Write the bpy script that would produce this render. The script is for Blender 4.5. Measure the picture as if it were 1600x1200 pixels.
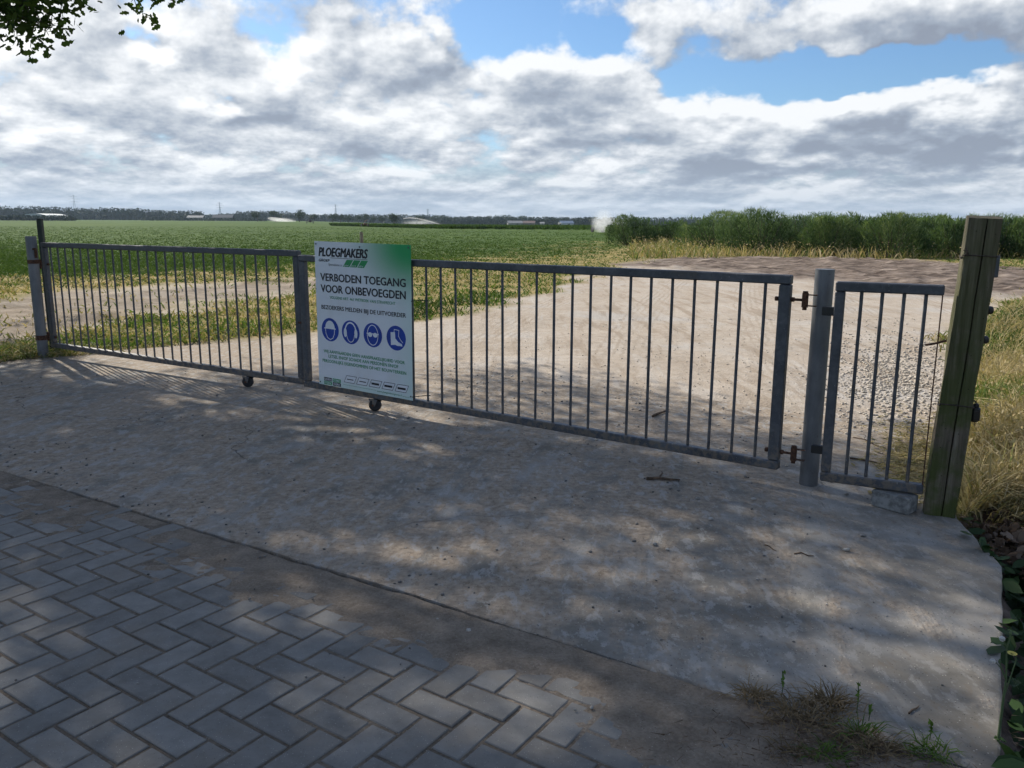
import bpy, bmesh, math, random
import numpy as np
from mathutils import Matrix, Vector

for o in list(bpy.data.objects): bpy.data.objects.remove(o)
scene = bpy.context.scene
COL = scene.collection
RNG = np.random.default_rng(7)
random.seed(7)

# ------------------------------------------------------------------ camera
F, CAM_H = 1280.0, 1.45                      # focal length in photo pixels (1600 wide), eye height
PITCH, ROLL = math.atan(255 / 1280.0), math.radians(0.28)
cp, sp, cr, sr = math.cos(PITCH), math.sin(PITCH), math.cos(ROLL), math.sin(ROLL)

def ray(u, v):
    x, y = u - 800.0, 600.0 - v
    xr, yr = x * cr - y * sr, x * sr + y * cr
    return np.array([xr, F * cp + yr * sp, -F * sp + yr * cp])

def gp(u, v, z=0.0):
    """ground point of the photograph's pixel (survey of the place)"""
    d = ray(u, v)
    return np.array([0, 0, CAM_H]) + d * ((z - CAM_H) / d[2])

def py_(u, v, Y):
    d = ray(u, v)
    return np.array([0, 0, CAM_H]) + d * (Y / d[1])

def proj(P):
    P = np.atleast_2d(P) - np.array([0, 0, CAM_H])
    f = P[:, 1] * cp - P[:, 2] * sp
    up = P[:, 1] * sp + P[:, 2] * cp
    x, y = F * P[:, 0] / f, F * up / f
    return 800 + x * cr + y * sr, 600 - (-x * sr + y * cr), f

cam = bpy.data.cameras.new('camera'); cam_ob = bpy.data.objects.new('camera', cam); COL.objects.link(cam_ob)
fw = Vector(ray(800, 600)).normalized()
rt = (Vector(ray(801, 600)) - Vector(ray(800, 600))).normalized()
up = rt.cross(fw)
M = Matrix((rt, up, -fw)).transposed().to_4x4(); M.translation = (0, 0, CAM_H)
cam_ob.matrix_world = M
cam.sensor_width = 36; cam.lens = 36 * F / 1600
cam.clip_start = 0.05; cam.clip_end = 12000
scene.camera = cam_ob

# ------------------------------------------------------------------ light
SUN_EL = math.radians(35); SUN_AZ = math.radians(40)          # 40 degrees to the left of the view
sun_dir = Vector((-math.sin(SUN_AZ) * math.cos(SUN_EL), math.cos(SUN_AZ) * math.cos(SUN_EL), math.sin(SUN_EL)))
sl = bpy.data.lights.new('sun', 'SUN'); sl.energy = 3.95; sl.angle = math.radians(0.55); sl.color = (1.0, 0.93, 0.82)
so = bpy.data.objects.new('sun', sl); COL.objects.link(so)
so.rotation_euler = sun_dir.to_track_quat('Z', 'Y').to_euler(); so.location = (-20, 20, 30)

scene.view_settings.view_transform = 'Standard'; scene.view_settings.look = 'None'
scene.view_settings.exposure = 0.86; scene.view_settings.gamma = 1.0
scene.view_settings.use_curve_mapping = False

# ------------------------------------------------------------------ node helper
class NT:
    def __init__(s, tree): s.t = tree; s.n = tree.nodes; s.l = tree.links
    def new(s, typ, **kw):
        n = s.n.new(typ)
        for k, v in kw.items(): setattr(n, k, v)
        return n
    def put(s, sock, v):
        if v is None: return
        if isinstance(v, bpy.types.NodeSocket): s.l.new(v, sock)
        elif isinstance(v, (tuple, list)) and len(v) == 3 and sock.type == 'RGBA': sock.default_value = (*v, 1)
        else: sock.default_value = v
    def math(s, op, a, b=None, c=None, clamp=False):
        n = s.new('ShaderNodeMath', operation=op, use_clamp=clamp)
        for i, v in enumerate((a, b, c)):
            if v is not None: s.put(n.inputs[i], v)
        return n.outputs[0]
    def vmath(s, op, a, b=None, c=None):
        n = s.new('ShaderNodeVectorMath', operation=op)
        for i, v in enumerate((a, b, c)):
            if v is not None: s.put(n.inputs[i], v)
        return n.outputs['Value'] if op in ('LENGTH', 'DOT_PRODUCT', 'DISTANCE') else n.outputs[0]
    def mix(s, f, a, b, typ='MIX'):
        n = s.new('ShaderNodeMix', data_type='RGBA', blend_type=typ)
        s.put(n.inputs[0], f); s.put(n.inputs[6], a); s.put(n.inputs[7], b)
        return n.outputs[2]
    def noise(s, vec, scale, detail=4, rough=.55, dist=0.0, dim='3D'):
        n = s.new('ShaderNodeTexNoise', noise_dimensions=dim)
        s.put(n.inputs['Vector'], vec); n.inputs['Scale'].default_value = scale
        n.inputs['Detail'].default_value = detail; n.inputs['Roughness'].default_value = rough
        n.inputs['Distortion'].default_value = dist
        return n.outputs[0]
    def voro(s, vec, scale, feature='F1', out='Distance', rnd=1.0):
        n = s.new('ShaderNodeTexVoronoi', feature=feature)
        s.put(n.inputs['Vector'], vec); n.inputs['Scale'].default_value = scale; n.inputs['Randomness'].default_value = rnd
        return n.outputs[out]
    def ramp(s, f, lo, hi, a=0.0, b=1.0, smooth=True):
        n = s.new('ShaderNodeMapRange', interpolation_type='SMOOTHSTEP' if smooth else 'LINEAR')
        s.put(n.inputs[0], f); s.put(n.inputs[1], lo); s.put(n.inputs[2], hi); s.put(n.inputs[3], a); s.put(n.inputs[4], b)
        return n.outputs[0]
    def colramp(s, f, stops):
        n = s.new('ShaderNodeValToRGB'); s.put(n.inputs[0], f)
        e = n.color_ramp.elements
        while len(e) < len(stops): e.new(0.5)
        for el, (p, c) in zip(e, stops): el.position = p; el.color = (*c, 1)
        return n.outputs[0]
    def attr(s, name, out='Fac'):
        return s.new('ShaderNodeAttribute', attribute_name=name).outputs[out]
    def bump(s, h, strength=.5, dist=.01, normal=None):
        n = s.new('ShaderNodeBump'); n.inputs['Strength'].default_value = strength; n.inputs['Distance'].default_value = dist
        s.put(n.inputs['Height'], h); s.put(n.inputs['Normal'], normal)
        return n.outputs[0]

def material(name):
    m = bpy.data.materials.new(name); m.use_nodes = True
    nt = NT(m.node_tree); b = m.node_tree.nodes['Principled BSDF']
    nt.b = b; nt.m = m
    tc = nt.new('ShaderNodeTexCoord'); nt.obj = tc.outputs['Object']; nt.gen = tc.outputs['Generated']
    nt.pos = nt.new('ShaderNodeNewGeometry').outputs['Position']
    return nt
def setb(nt, color=None, rough=.8, normal=None, metallic=0.0, spec=None):
    nt.put(nt.b.inputs['Base Color'], color); nt.put(nt.b.inputs['Roughness'], rough)
    nt.put(nt.b.inputs['Metallic'], metallic); nt.put(nt.b.inputs['Normal'], normal)
    if spec is not None: nt.put(nt.b.inputs['Specular IOR Level'], spec)
    return nt.m

# ------------------------------------------------------------------ world: clear sky with a broken cloud layer
w = bpy.data.worlds.new('World'); scene.world = w; w.use_nodes = True
W = NT(w.node_tree); W.n.clear()
d = W.new('ShaderNodeTexCoord').outputs['Generated']
sep = W.new('ShaderNodeSeparateXYZ'); W.put(sep.inputs[0], d)
sky = W.new('ShaderNodeTexSky', sky_type='NISHITA', sun_disc=False)
sky.sun_elevation = SUN_EL; sky.sun_rotation = -SUN_AZ
sky.air_density = 1.0; sky.dust_density = 0.6; sky.ozone_density = 1.6

def azel(u, v):
    r = ray(u, v); r = r / np.linalg.norm(r)
    return math.atan2(r[0], r[1]), math.asin(r[2])
# cloud masses (+) and blue gaps (-):  pixel centre, half width, half height, weight
BLOBS = [(905, 130, 185, 58, .30), (1360, 200, 330, 52, .30), (1590, 165, 170, 60, .22), (1330, 35, 330, 52, .17), (590, 82, 125, 60, .30),
         (300, 120, 260, 60, .18), (130, 30, 280, 50, .18), (380, 190, 480, 45, .13), (1500, 15, 200, 50, .18), (1040, 30, 90, 40, .10),
         (770, 35, 95, 55, -.34), (930, 60, 70, 34, -.26), (1250, 122, 210, 36, -.36), (1430, 100, 130, 30, -.30), (1080, 95, 60, 70, -.26),
         (215, 60, 36, 18, -.34), (350, 155, 40, 14, -.30),
         (1120, 125, 42, 20, .22)]
def density_group():
    g = bpy.data.node_groups.new('cloud_density', 'ShaderNodeTree')
    g.interface.new_socket('dir', in_out='INPUT', socket_type='NodeSocketVector')
    g.interface.new_socket('d', in_out='OUTPUT', socket_type='NodeSocketFloat')
    g.interface.new_socket('roll', in_out='OUTPUT', socket_type='NodeSocketFloat')
    n = NT(g); gi = n.new('NodeGroupInput'); go = n.new('NodeGroupOutput')
    dr = gi.outputs[0]
    s = n.new('ShaderNodeSeparateXYZ'); n.put(s.inputs[0], dr)
    el = n.math('MAXIMUM', s.outputs[2], 0.0)
    lz = n.math('MULTIPLY', n.math('LOGARITHM', n.math('ADD', el, .085), math.e), 1.35)
    c = n.new('ShaderNodeCombineXYZ')
    n.put(c.inputs[0], n.math('MULTIPLY', s.outputs[0], 3.6)); n.put(c.inputs[1], n.math('MULTIPLY', s.outputs[1], 3.6)); n.put(c.inputs[2], lz)
    big = n.noise(c.outputs[0], 1.55, 2, .5, .0)
    fine = n.noise(c.outputs[0], 4.2, 8, .61, .0)
    base = n.math('ADD', n.math('MULTIPLY', big, .42), n.math('MULTIPLY', fine, .66))
    # nearer the horizon one looks along the layer: the gaps close
    base = n.math('ADD', base, n.ramp(s.outputs[2], .05, .17, .12, 0.0))
    base = n.math('ADD', base, n.ramp(s.outputs[2], .30, .7, 0.0, -.03))
    az = n.math('ARCTAN2', s.outputs[0], s.outputs[1])
    e2 = n.math('ARCSINE', s.outputs[2])
    ae = n.new('ShaderNodeCombineXYZ'); n.put(ae.inputs[0], az); n.put(ae.inputs[1], e2)
    nz = n.new('ShaderNodeTexNoise'); n.put(nz.inputs['Vector'], c.outputs[0]); nz.inputs['Scale'].default_value = 6; nz.inputs['Detail'].default_value = 3
    off = n.vmath('MULTIPLY', n.vmath('SUBTRACT', nz.outputs['Color'], (.5, .5, .5)), (.10, .045, 0))
    aw = n.vmath('ADD', ae.outputs[0], off)
    for (u, v, ru, rv, wt) in BLOBS:
        a, e = azel(u, v)
        q = n.vmath('MULTIPLY', n.vmath('SUBTRACT', aw, (a, e, 0)), (F / ru, F / rv, 0))
        base = n.math('ADD', base, n.ramp(n.vmath('LENGTH', q), .1, 1.4, wt * (1.0 if ru > 60 else .8), 0.0))
    n.put(go.inputs[0], base); n.put(go.inputs[1], n.noise(n.vmath('MULTIPLY', c.outputs[0], (1, 1, 1.6)), 2.1, 4, .55))
    return g
DG = density_group()
def dens(vec):
    n = W.new('ShaderNodeGroup'); n.node_tree = DG; W.put(n.inputs[0], vec); return n
dn = dens(d); d0, roll = dn.outputs[0], dn.outputs[1]
off = W.math('ADD', W.math('MULTIPLY', W.math('MAXIMUM', sep.outputs[2], 0.0), .085), .0035)
lv = W.new('ShaderNodeCombineXYZ'); W.put(lv.inputs[0], W.math('MULTIPLY', off, -.5)); W.put(lv.inputs[2], off)
lift = W.vmath('NORMALIZE', W.vmath('ADD', d, lv.outputs[0]))
d1 = dens(lift).outputs[0]
alpha = W.ramp(d0, .48, .66)
thick = W.ramp(d0, .62, 1.02)
rel = W.math('MULTIPLY', W.math('SUBTRACT', d0, d1), W.ramp(sep.outputs[2], .0, .15, 4.2, 2.7))
lit = W.math('SUBTRACT', W.math('ADD', .68, rel), W.math('MULTIPLY', thick, .36))
lit = W.math('ADD', lit, W.math('MULTIPLY', W.math('SUBTRACT', roll, .53), 2.5), clamp=True)
# forward scattering round the sun
ca = W.vmath('DOT_PRODUCT', d, tuple(sun_dir))
glow = W.math('POWER', W.math('MAXIMUM', ca, 0.0), 9.0)
lit2 = W.math('ADD', lit, W.math('MULTIPLY', glow, .45))
ccol = W.colramp(W.math('MULTIPLY', lit2, .8), [(0.0, (.225, .26, .325)), (.22, (.285, .33, .40)), (.48, (.46, .495, .545)), (.75, (.69, .71, .735)), (1.0, (.90, .90, .885))])
hz = W.ramp(sep.outputs[2], .0, .075, .55, 0.0)
alpha = W.math('MAXIMUM', alpha, W.ramp(sep.outputs[2], .03, .11, 1.0, 0.0))
ccol = W.mix(hz, ccol, (.30, .35, .435))
cb = W.new('ShaderNodeBackground'); W.put(cb.inputs[0], W.vmath('MULTIPLY', ccol, (6.6, 6.6, 6.6))); cb.inputs[1].default_value = 0.11
sb = W.new('ShaderNodeBackground'); W.put(sb.inputs[0], W.vmath('MULTIPLY', sky.outputs[0], (.70, .94, 1.20))); sb.inputs[1].default_value = 0.056
mx = W.new('ShaderNodeMixShader'); W.put(mx.inputs[0], alpha); W.l.new(sb.outputs[0], mx.inputs[1]); W.l.new(cb.outputs[0], mx.inputs[2])
wo = W.new('ShaderNodeOutputWorld'); W.l.new(mx.outputs[0], wo.inputs[0])

w.cycles.sampling_method = 'MANUAL'; w.cycles.sample_map_resolution = 512
cy = scene.cycles; cy.max_bounces = 5; cy.diffuse_bounces = 2; cy.glossy_bounces = 2; cy.transmission_bounces = 2; cy.transparent_max_bounces = 4
cy.volume_bounces = 2; cy.caustics_reflective = False; cy.caustics_refractive = False
cy.use_adaptive_sampling = True; cy.adaptive_threshold = 0.02

# ------------------------------------------------------------------ object helpers
def tag(o, label=None, cat=None, group=None, kind=None):
    if label: o['label'] = label
    if cat: o['category'] = cat
    if group: o['group'] = group
    if kind: o['kind'] = kind
    return o
def link(name, me, mat=None, parent=None):
    o = bpy.data.objects.new(name, me); COL.objects.link(o)
    if mat is not None and me is not None and not me.materials: me.materials.append(mat)
    if parent is not None: o.parent = parent
    return o
def empty(name, loc=(0, 0, 0), rz=0.0):
    o = bpy.data.objects.new(name, None); COL.objects.link(o); o.location = loc; o.rotation_euler[2] = rz
    o.empty_display_size = .1
    return o
def npmesh(name, V, faces_list, tint=None, smooth=False):
    """faces_list: list of (M,k) int arrays"""
    V = np.asarray(V, np.float32); me = bpy.data.meshes.new(name)
    me.vertices.add(len(V)); me.vertices.foreach_set('co', V.ravel())
    idx = np.concatenate([f.ravel() for f in faces_list]).astype(np.int32)
    tot = np.concatenate([np.full(len(f), f.shape[1]) for f in faces_list]).astype(np.int32)
    st = np.concatenate([[0], np.cumsum(tot)[:-1]]).astype(np.int32)
    me.loops.add(len(idx)); me.loops.foreach_set('vertex_index', idx)
    me.polygons.add(len(tot)); me.polygons.foreach_set('loop_start', st); me.polygons.foreach_set('loop_total', tot)
    me.polygons.foreach_set('use_smooth', np.full(len(tot), smooth))
    if tint is not None:
        a = me.attributes.new('tint', 'FLOAT', 'POINT'); a.data.foreach_set('value', np.asarray(tint, np.float32))
    me.update(calc_edges=True); me.validate()
    return me
class MB:
    def __init__(s): s.v = []; s.f = []
    def add(s, v, f):
        o = len(s.v); s.v += [tuple(map(float, p)) for p in v]; s.f += [tuple(i + o for i in q) for q in f]; return s
    def box(s, c, size, ch=0.0, rot=None):
        hx, hy, hz = [x / 2 for x in size]; V = []; Fc = []
        if ch <= 0:
            V = [(x, y, z) for z in (-hz, hz) for x, y in ((-hx, -hy), (hx, -hy), (hx, hy), (-hx, hy))]
            Fc = [(3, 2, 1, 0), (4, 5, 6, 7), (0, 1, 5, 4), (1, 2, 6, 5), (2, 3, 7, 6), (3, 0, 4, 7)]
        else:
            def ring(ax, ay, z, c2):
                return [(-ax + c2, -ay, z), (ax - c2, -ay, z), (ax, -ay + c2, z), (ax, ay - c2, z), (ax - c2, ay, z), (-ax + c2, ay, z), (-ax, ay - c2, z), (-ax, -ay + c2, z)]
            R = [ring(hx - ch, hy - ch, -hz, ch * .5), ring(hx, hy, -hz + ch, ch), ring(hx, hy, hz - ch, ch), ring(hx - ch, hy - ch, hz, ch * .5)]
            for r in R: V += r
            Fc = [tuple(range(7, -1, -1)), tuple(range(24, 32))]
            for k in range(3):
                for i in range(8):
                    j = (i + 1) % 8; Fc.append((k * 8 + i, k * 8 + j, k * 8 + 8 + j, k * 8 + 8 + i))
        if rot is not None: V = [tuple(rot @ Vector(p)) for p in V]
        return s.add([(p[0] + c[0], p[1] + c[1], p[2] + c[2]) for p in V], Fc)
    def tube(s, pts, rad, n=10, caps=True, twist=0.0):
        pts = [Vector(p) for p in pts]; m = len(pts)
        if not hasattr(rad, '__len__'): rad = [rad] * m
        V = []; prev = None
        for i, p in enumerate(pts):
            t = (pts[min(i + 1, m - 1)] - pts[max(i - 1, 0)])
            t = t.normalized() if t.length > 1e-9 else Vector((0, 0, 1))
            if prev is None:
                a = Vector((0, 0, 1)) if abs(t.z) < .9 else Vector((1, 0, 0)); x = t.cross(a).normalized()
            else:
                x = (prev - t * prev.dot(t)).normalized()
            prev = x; y = t.cross(x)
            for k in range(n):
                a = 2 * math.pi * k / n + twist
                V.append(p + (x * math.cos(a) + y * math.sin(a)) * rad[i])
        Fc = [(i * n + k, i * n + (k + 1) % n, (i + 1) * n + (k + 1) % n, (i + 1) * n + k) for i in range(m - 1) for k in range(n)]
        if caps: Fc += [tuple(range(n - 1, -1, -1)), tuple((m - 1) * n + k for k in range(n))]
        return s.add(V, Fc)
    def mesh(s, name, smooth=False, angle=None):
        me = bpy.data.meshes.new(name); me.from_pydata(s.v, [], s.f)
        bm = bmesh.new(); bm.from_mesh(me); bmesh.ops.recalc_face_normals(bm, faces=bm.faces)
        if angle is not None:
            for e in bm.edges:
                e.smooth = not (len(e.link_faces) == 2 and e.calc_face_angle(0) > math.radians(angle))
            for f in bm.faces: f.smooth = True
        elif smooth:
            for f in bm.faces: f.smooth = True
        bm.to_mesh(me); bm.free(); return me
    def build(s, name, mat, parent=None, smooth=False, angle=None):
        return link(name, s.mesh(name, smooth, angle), mat, parent)

# value noise for placing things and shaping the terrain
class VN:
    def __init__(s, seed): s.t = np.random.default_rng(seed).random((256, 256))
    def __call__(s, x, y):
        x = np.asarray(x, float); y = np.asarray(y, float)
        xi = np.floor(x).astype(int); yi = np.floor(y).astype(int); fx = x - xi; fy = y - yi
        fx = fx * fx * (3 - 2 * fx); fy = fy * fy * (3 - 2 * fy)
        g = lambda a, b: s.t[a & 255, b & 255]
        return (g(xi, yi) * (1 - fx) + g(xi + 1, yi) * fx) * (1 - fy) + (g(xi, yi + 1) * (1 - fx) + g(xi + 1, yi + 1) * fx) * fy
    def fbm(s, x, y, oct=4):
        r = 0; a = .5; t = 0
        for k in range(oct): r = r + a * s(x * 2 ** k + 17 * k, y * 2 ** k + 31 * k); t += a; a *= .5
        return r / t - .5
N1, N2, N3 = VN(1), VN(2), VN(3)
def sstep(x, a, b):
    t = np.clip((x - a) / (b - a), 0, 1); return t * t * (3 - 2 * t)
def sdf(poly, x, y):
    """signed distance, positive inside"""
    poly = np.asarray(poly, float)[:, :2]; x = np.asarray(x, float); y = np.asarray(y, float)
    dmin = np.full(x.shape, 1e18); ins = np.zeros(x.shape, bool)
    for (ax, ay), (bx, by) in zip(poly, np.roll(poly, -1, 0)):
        ex, ey = bx - ax, by - ay
        t = np.clip(((x - ax) * ex + (y - ay) * ey) / (ex * ex + ey * ey), 0, 1)
        dmin = np.minimum(dmin, (x - ax - t * ex) ** 2 + (y - ay - t * ey) ** 2)
        c = ((ay > y) != (by > y)) & (x < ex * (y - ay) / (ey if abs(ey) > 1e-12 else 1e-12) + ax)
        ins ^= c
    return np.where(ins, 1, -1) * np.sqrt(dmin)
pxpoly = lambda L: np.array([gp(u, v)[:2] for u, v in L])

# ------------------------------------------------------------------ layout of the ground (metres)
E_ = np.array([math.cos(math.radians(-32)), math.sin(math.radians(-32))])     # along the road
N_ = np.array([-E_[1], E_[0]])                                               # from the road towards the field
P_EDGE = 2.33
SLAB = np.array([(1.31, 1.93), (2.119, 3.31), (2.235, 3.88), (2.95, 5.75), (-3.1, 9.9), (-5.3, 8.65), (-6.6, 6.8), (-3.0, 4.61), (-.514, 3.091), (.685, 2.307)])
far = lambda L: L
YARD = np.vstack([pxpoly([(60, 566), (200, 550), (330, 533), (420, 521), (560, 513), (640, 503), (700, 491), (780, 475), (850, 456), (900, 441), (945, 426), (990, 411), (1040, 405), (1200, 402), (1420, 406), (1600, 421), (2000, 440), (2000, 470), (1600, 468), (1545, 488), (1505, 520), (1495, 600), (1480, 700), (1470, 790)]), [(1.3, 2.2), (-6, 7)]])
MUD = pxpoly([(960, 414), (1040, 403), (1200, 400), (1420, 404), (1600, 418), (2000, 436), (2000, 462), (1600, 462), (1480, 462), (1380, 448), (1230, 432), (1100, 424)])
TRACK = pxpoly([(-500, 500), (0, 462), (150, 450), (300, 443), (420, 438), (520, 432), (560, 438), (500, 455), (400, 468), (310, 482), (230, 500), (120, 522), (20, 548), (-200, 600), (-700, 600)])
DRYLINE = pxpoly([(-900, 470), (0, 428), (300, 424), (500, 416), (700, 409), (900, 393), (985, 377), (1100, 388), (1500, 392), (2200, 396), (2200, 1000), (800, 1600), (-900, 900)])
VERGE_R = np.array([(2.235, 3.88), (2.119, 3.31), (1.31, 1.93), (.9, 1.2), (3, -1), (9, 0), (9, 5), (3.4, 4.5)])

def zones(x, y):
    nz = N1.fbm(x * 1.3, y * 1.3, 4)
    sy = sdf(YARD, x, y); st = sdf(TRACK, x, y); sm = sdf(MUD, x, y); sd = sdf(DRYLINE, x, y)
    dist = np.hypot(x, y)
    k = .25 + dist * .03
    sand = np.maximum(sstep(sy / k + nz * 2.2, -.5, .5), .82 * sstep(st / k + nz * 4.0, -.5, 1.2))
    mud = np.maximum(sstep(sm / (k * 1.2) + nz * 2.0, -.5, .8), .5 * sstep(st / k + N2.fbm(x * .9, y * .9, 3) * 5, .2, 1.4) * (sdf(YARD, x, y) < -.3))
    dry = sstep(sd / (k * 2.5) + nz * 3.5, -1.0, 1.2)
    dv = sstep(sdf(VERGE_R, x, y), -.06, .02)
    return sand * (1 - dv), np.maximum(mud * (1 - dv), dv), dry
def far_z(x, y):
    y1 = np.maximum(y, 1.0)
    return -y1 * 5.0 / F * sstep(800 + x / y1 * F, 430, 720) * sstep(y1, 90, 380) * (y > 1)
def ground_z(x, y):
    sl = sdf(SLAB, x, y); sy = sdf(YARD, x, y); sm = sdf(MUD, x, y); st = sdf(TRACK, x, y)
    p = x * N_[0] + y * N_[1]; dist = np.hypot(x, y)
    z = N1.fbm(x * .8, y * .8, 4) * .05 * sstep(dist, 3, 12)
    z = z + N2.fbm(x * 4, y * 4, 3) * .022 * sstep(sy, -.5, .3)
    z = z + sstep(sm, -.3, .8) * (np.abs(N3.fbm(x * 1.6, y * 1.6, 4)) * .34 - .02)
    z = z + sstep(st, -.3, .5) * (N3.fbm(x * 2.2 + 9, y * 2.2, 3) * .16 - .02)
    z = z + .004
    back = sstep(sl, -.10, .10)                      # under the slab
    z = z * (1 - sstep(sl, -.6, -.05) * .75) - back * .06
    road = sstep(P_EDGE + .25 - p, 0, .25) * sstep(sl, -.3, .05) + sstep(P_EDGE - p, -.02, .06) * (sl < .05)
    z = np.where(p < P_EDGE + .02, -.07, z)
    # ditch to the right of the slab
    dt = sdf(VERGE_R, x, y)
    z = np.where(dt > -.05, z * 0 - .12 - .34 * sstep(dt, -.05, .35) + N1.fbm(x * 5, y * 5, 3) * .05, z)
    return z + far_z(x, y)

# ------------------------------------------------------------------ materials for the ground
def mat_ground():
    n = material('field_and_sand')
    P = n.pos
    a = n.new('ShaderNodeAttribute', attribute_name='zone'); s = n.new('ShaderNodeSeparateColor'); n.put(s.inputs[0], a.outputs['Color'])
    sand, mud, dry = s.outputs[0], s.outputs[1], s.outputs[2]
    f1 = n.noise(P, .9, 6, .6); f2 = n.noise(P, 7, 6, .65); f3 = n.noise(P, 55, 4, .6)
    v = n.math('ADD', n.math('MULTIPLY', f1, .5), n.math('MULTIPLY', f2, .5))
    csand = n.colramp(v, [(.3, (.30, .245, .19)), (.5, (.40, .345, .285)), (.68, (.49, .44, .38))])
    wv = n.new('ShaderNodeVectorMath', operation='MULTIPLY'); n.put(wv.inputs[0], P); wv.inputs[1].default_value = (1, .12, 1)
    csand = n.mix(n.ramp(n.noise(P, .45, 5, .6), .52, .63, 0, .75), csand, (.40, .375, .345))     # pale dusty concrete showing through
    dr_ = n.vmath('MULTIPLY', P, (2.6, .30, 1))
    tr = n.noise(dr_, 1.6, 5, .6, .6)
    csand = n.mix(n.ramp(tr, .52, .64, 0, .6), csand, (.27, .215, .16))
    csand = n.mix(n.ramp(tr, .34, .44, .45, 0), csand, (.46, .43, .39))
    sx_ = n.new('ShaderNodeSeparateXYZ'); n.put(sx_.inputs[0], P)
    lane = n.math('SUBTRACT', sx_.outputs[0], n.math('MULTIPLY', n.math('POWER', n.math('MAXIMUM', n.math('SUBTRACT', sx_.outputs[1], 4), 0), 1.35), .085))
    rib = n.math('SINE', n.math('ADD', n.math('MULTIPLY', lane, 62), n.math('MULTIPLY', n.noise(P, 2.5, 3), 7)))
    band = n.ramp(n.math('SINE', n.math('MULTIPLY', lane, 3.6)), .1, .7)
    csand = n.mix(n.math('MULTIPLY', n.math('MULTIPLY', band, n.ramp(rib, 0, .8)), n.ramp(f1, .40, .62, 0, .5)), csand, (.26, .21, .16))
    csand = n.mix(n.ramp(f3, .57, .68, 0, .7), csand, (.15, .115, .085))
    cmud = n.colramp(n.noise(n.vmath('MULTIPLY', P, (.7, 1.6, 1)), 1.3, 7, .68), [(.38, (.060, .045, .037)), (.47, (.125, .098, .080)), (.57, (.215, .172, .142)), (.7, (.34, .285, .235))])
    cdry = n.colramp(v, [(.36, (.10, .12, .035)), (.47, (.20, .17, .06)), (.57, (.33, .25, .12)), (.7, (.40, .33, .19))])
    g1 = n.noise(P, .05, 5, .6); g2 = n.noise(P, 1.1, 6, .7); g3 = n.noise(P, .012, 4, .6)
    gv = n.math('ADD', n.math('MULTIPLY', g1, .35), n.math('ADD', n.math('MULTIPLY', g2, .4), n.math('MULTIPLY', g3, .25)))
    cg = n.colramp(gv, [(.36, (.030, .056, .014)), (.47, (.052, .092, .022)), (.56, (.078, .122, .032)), (.68, (.11, .15, .05))])
    c = n.mix(dry, cg, cdry); c = n.mix(sand, c, csand); c = n.mix(mud, c, cmud)
    h = n.math('ADD', n.math('MULTIPLY', f2, .7), n.math('MULTIPLY', f3, .45))
    return setb(n, c, .95, n.bump(h, .8, .03), spec=.04)
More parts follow.
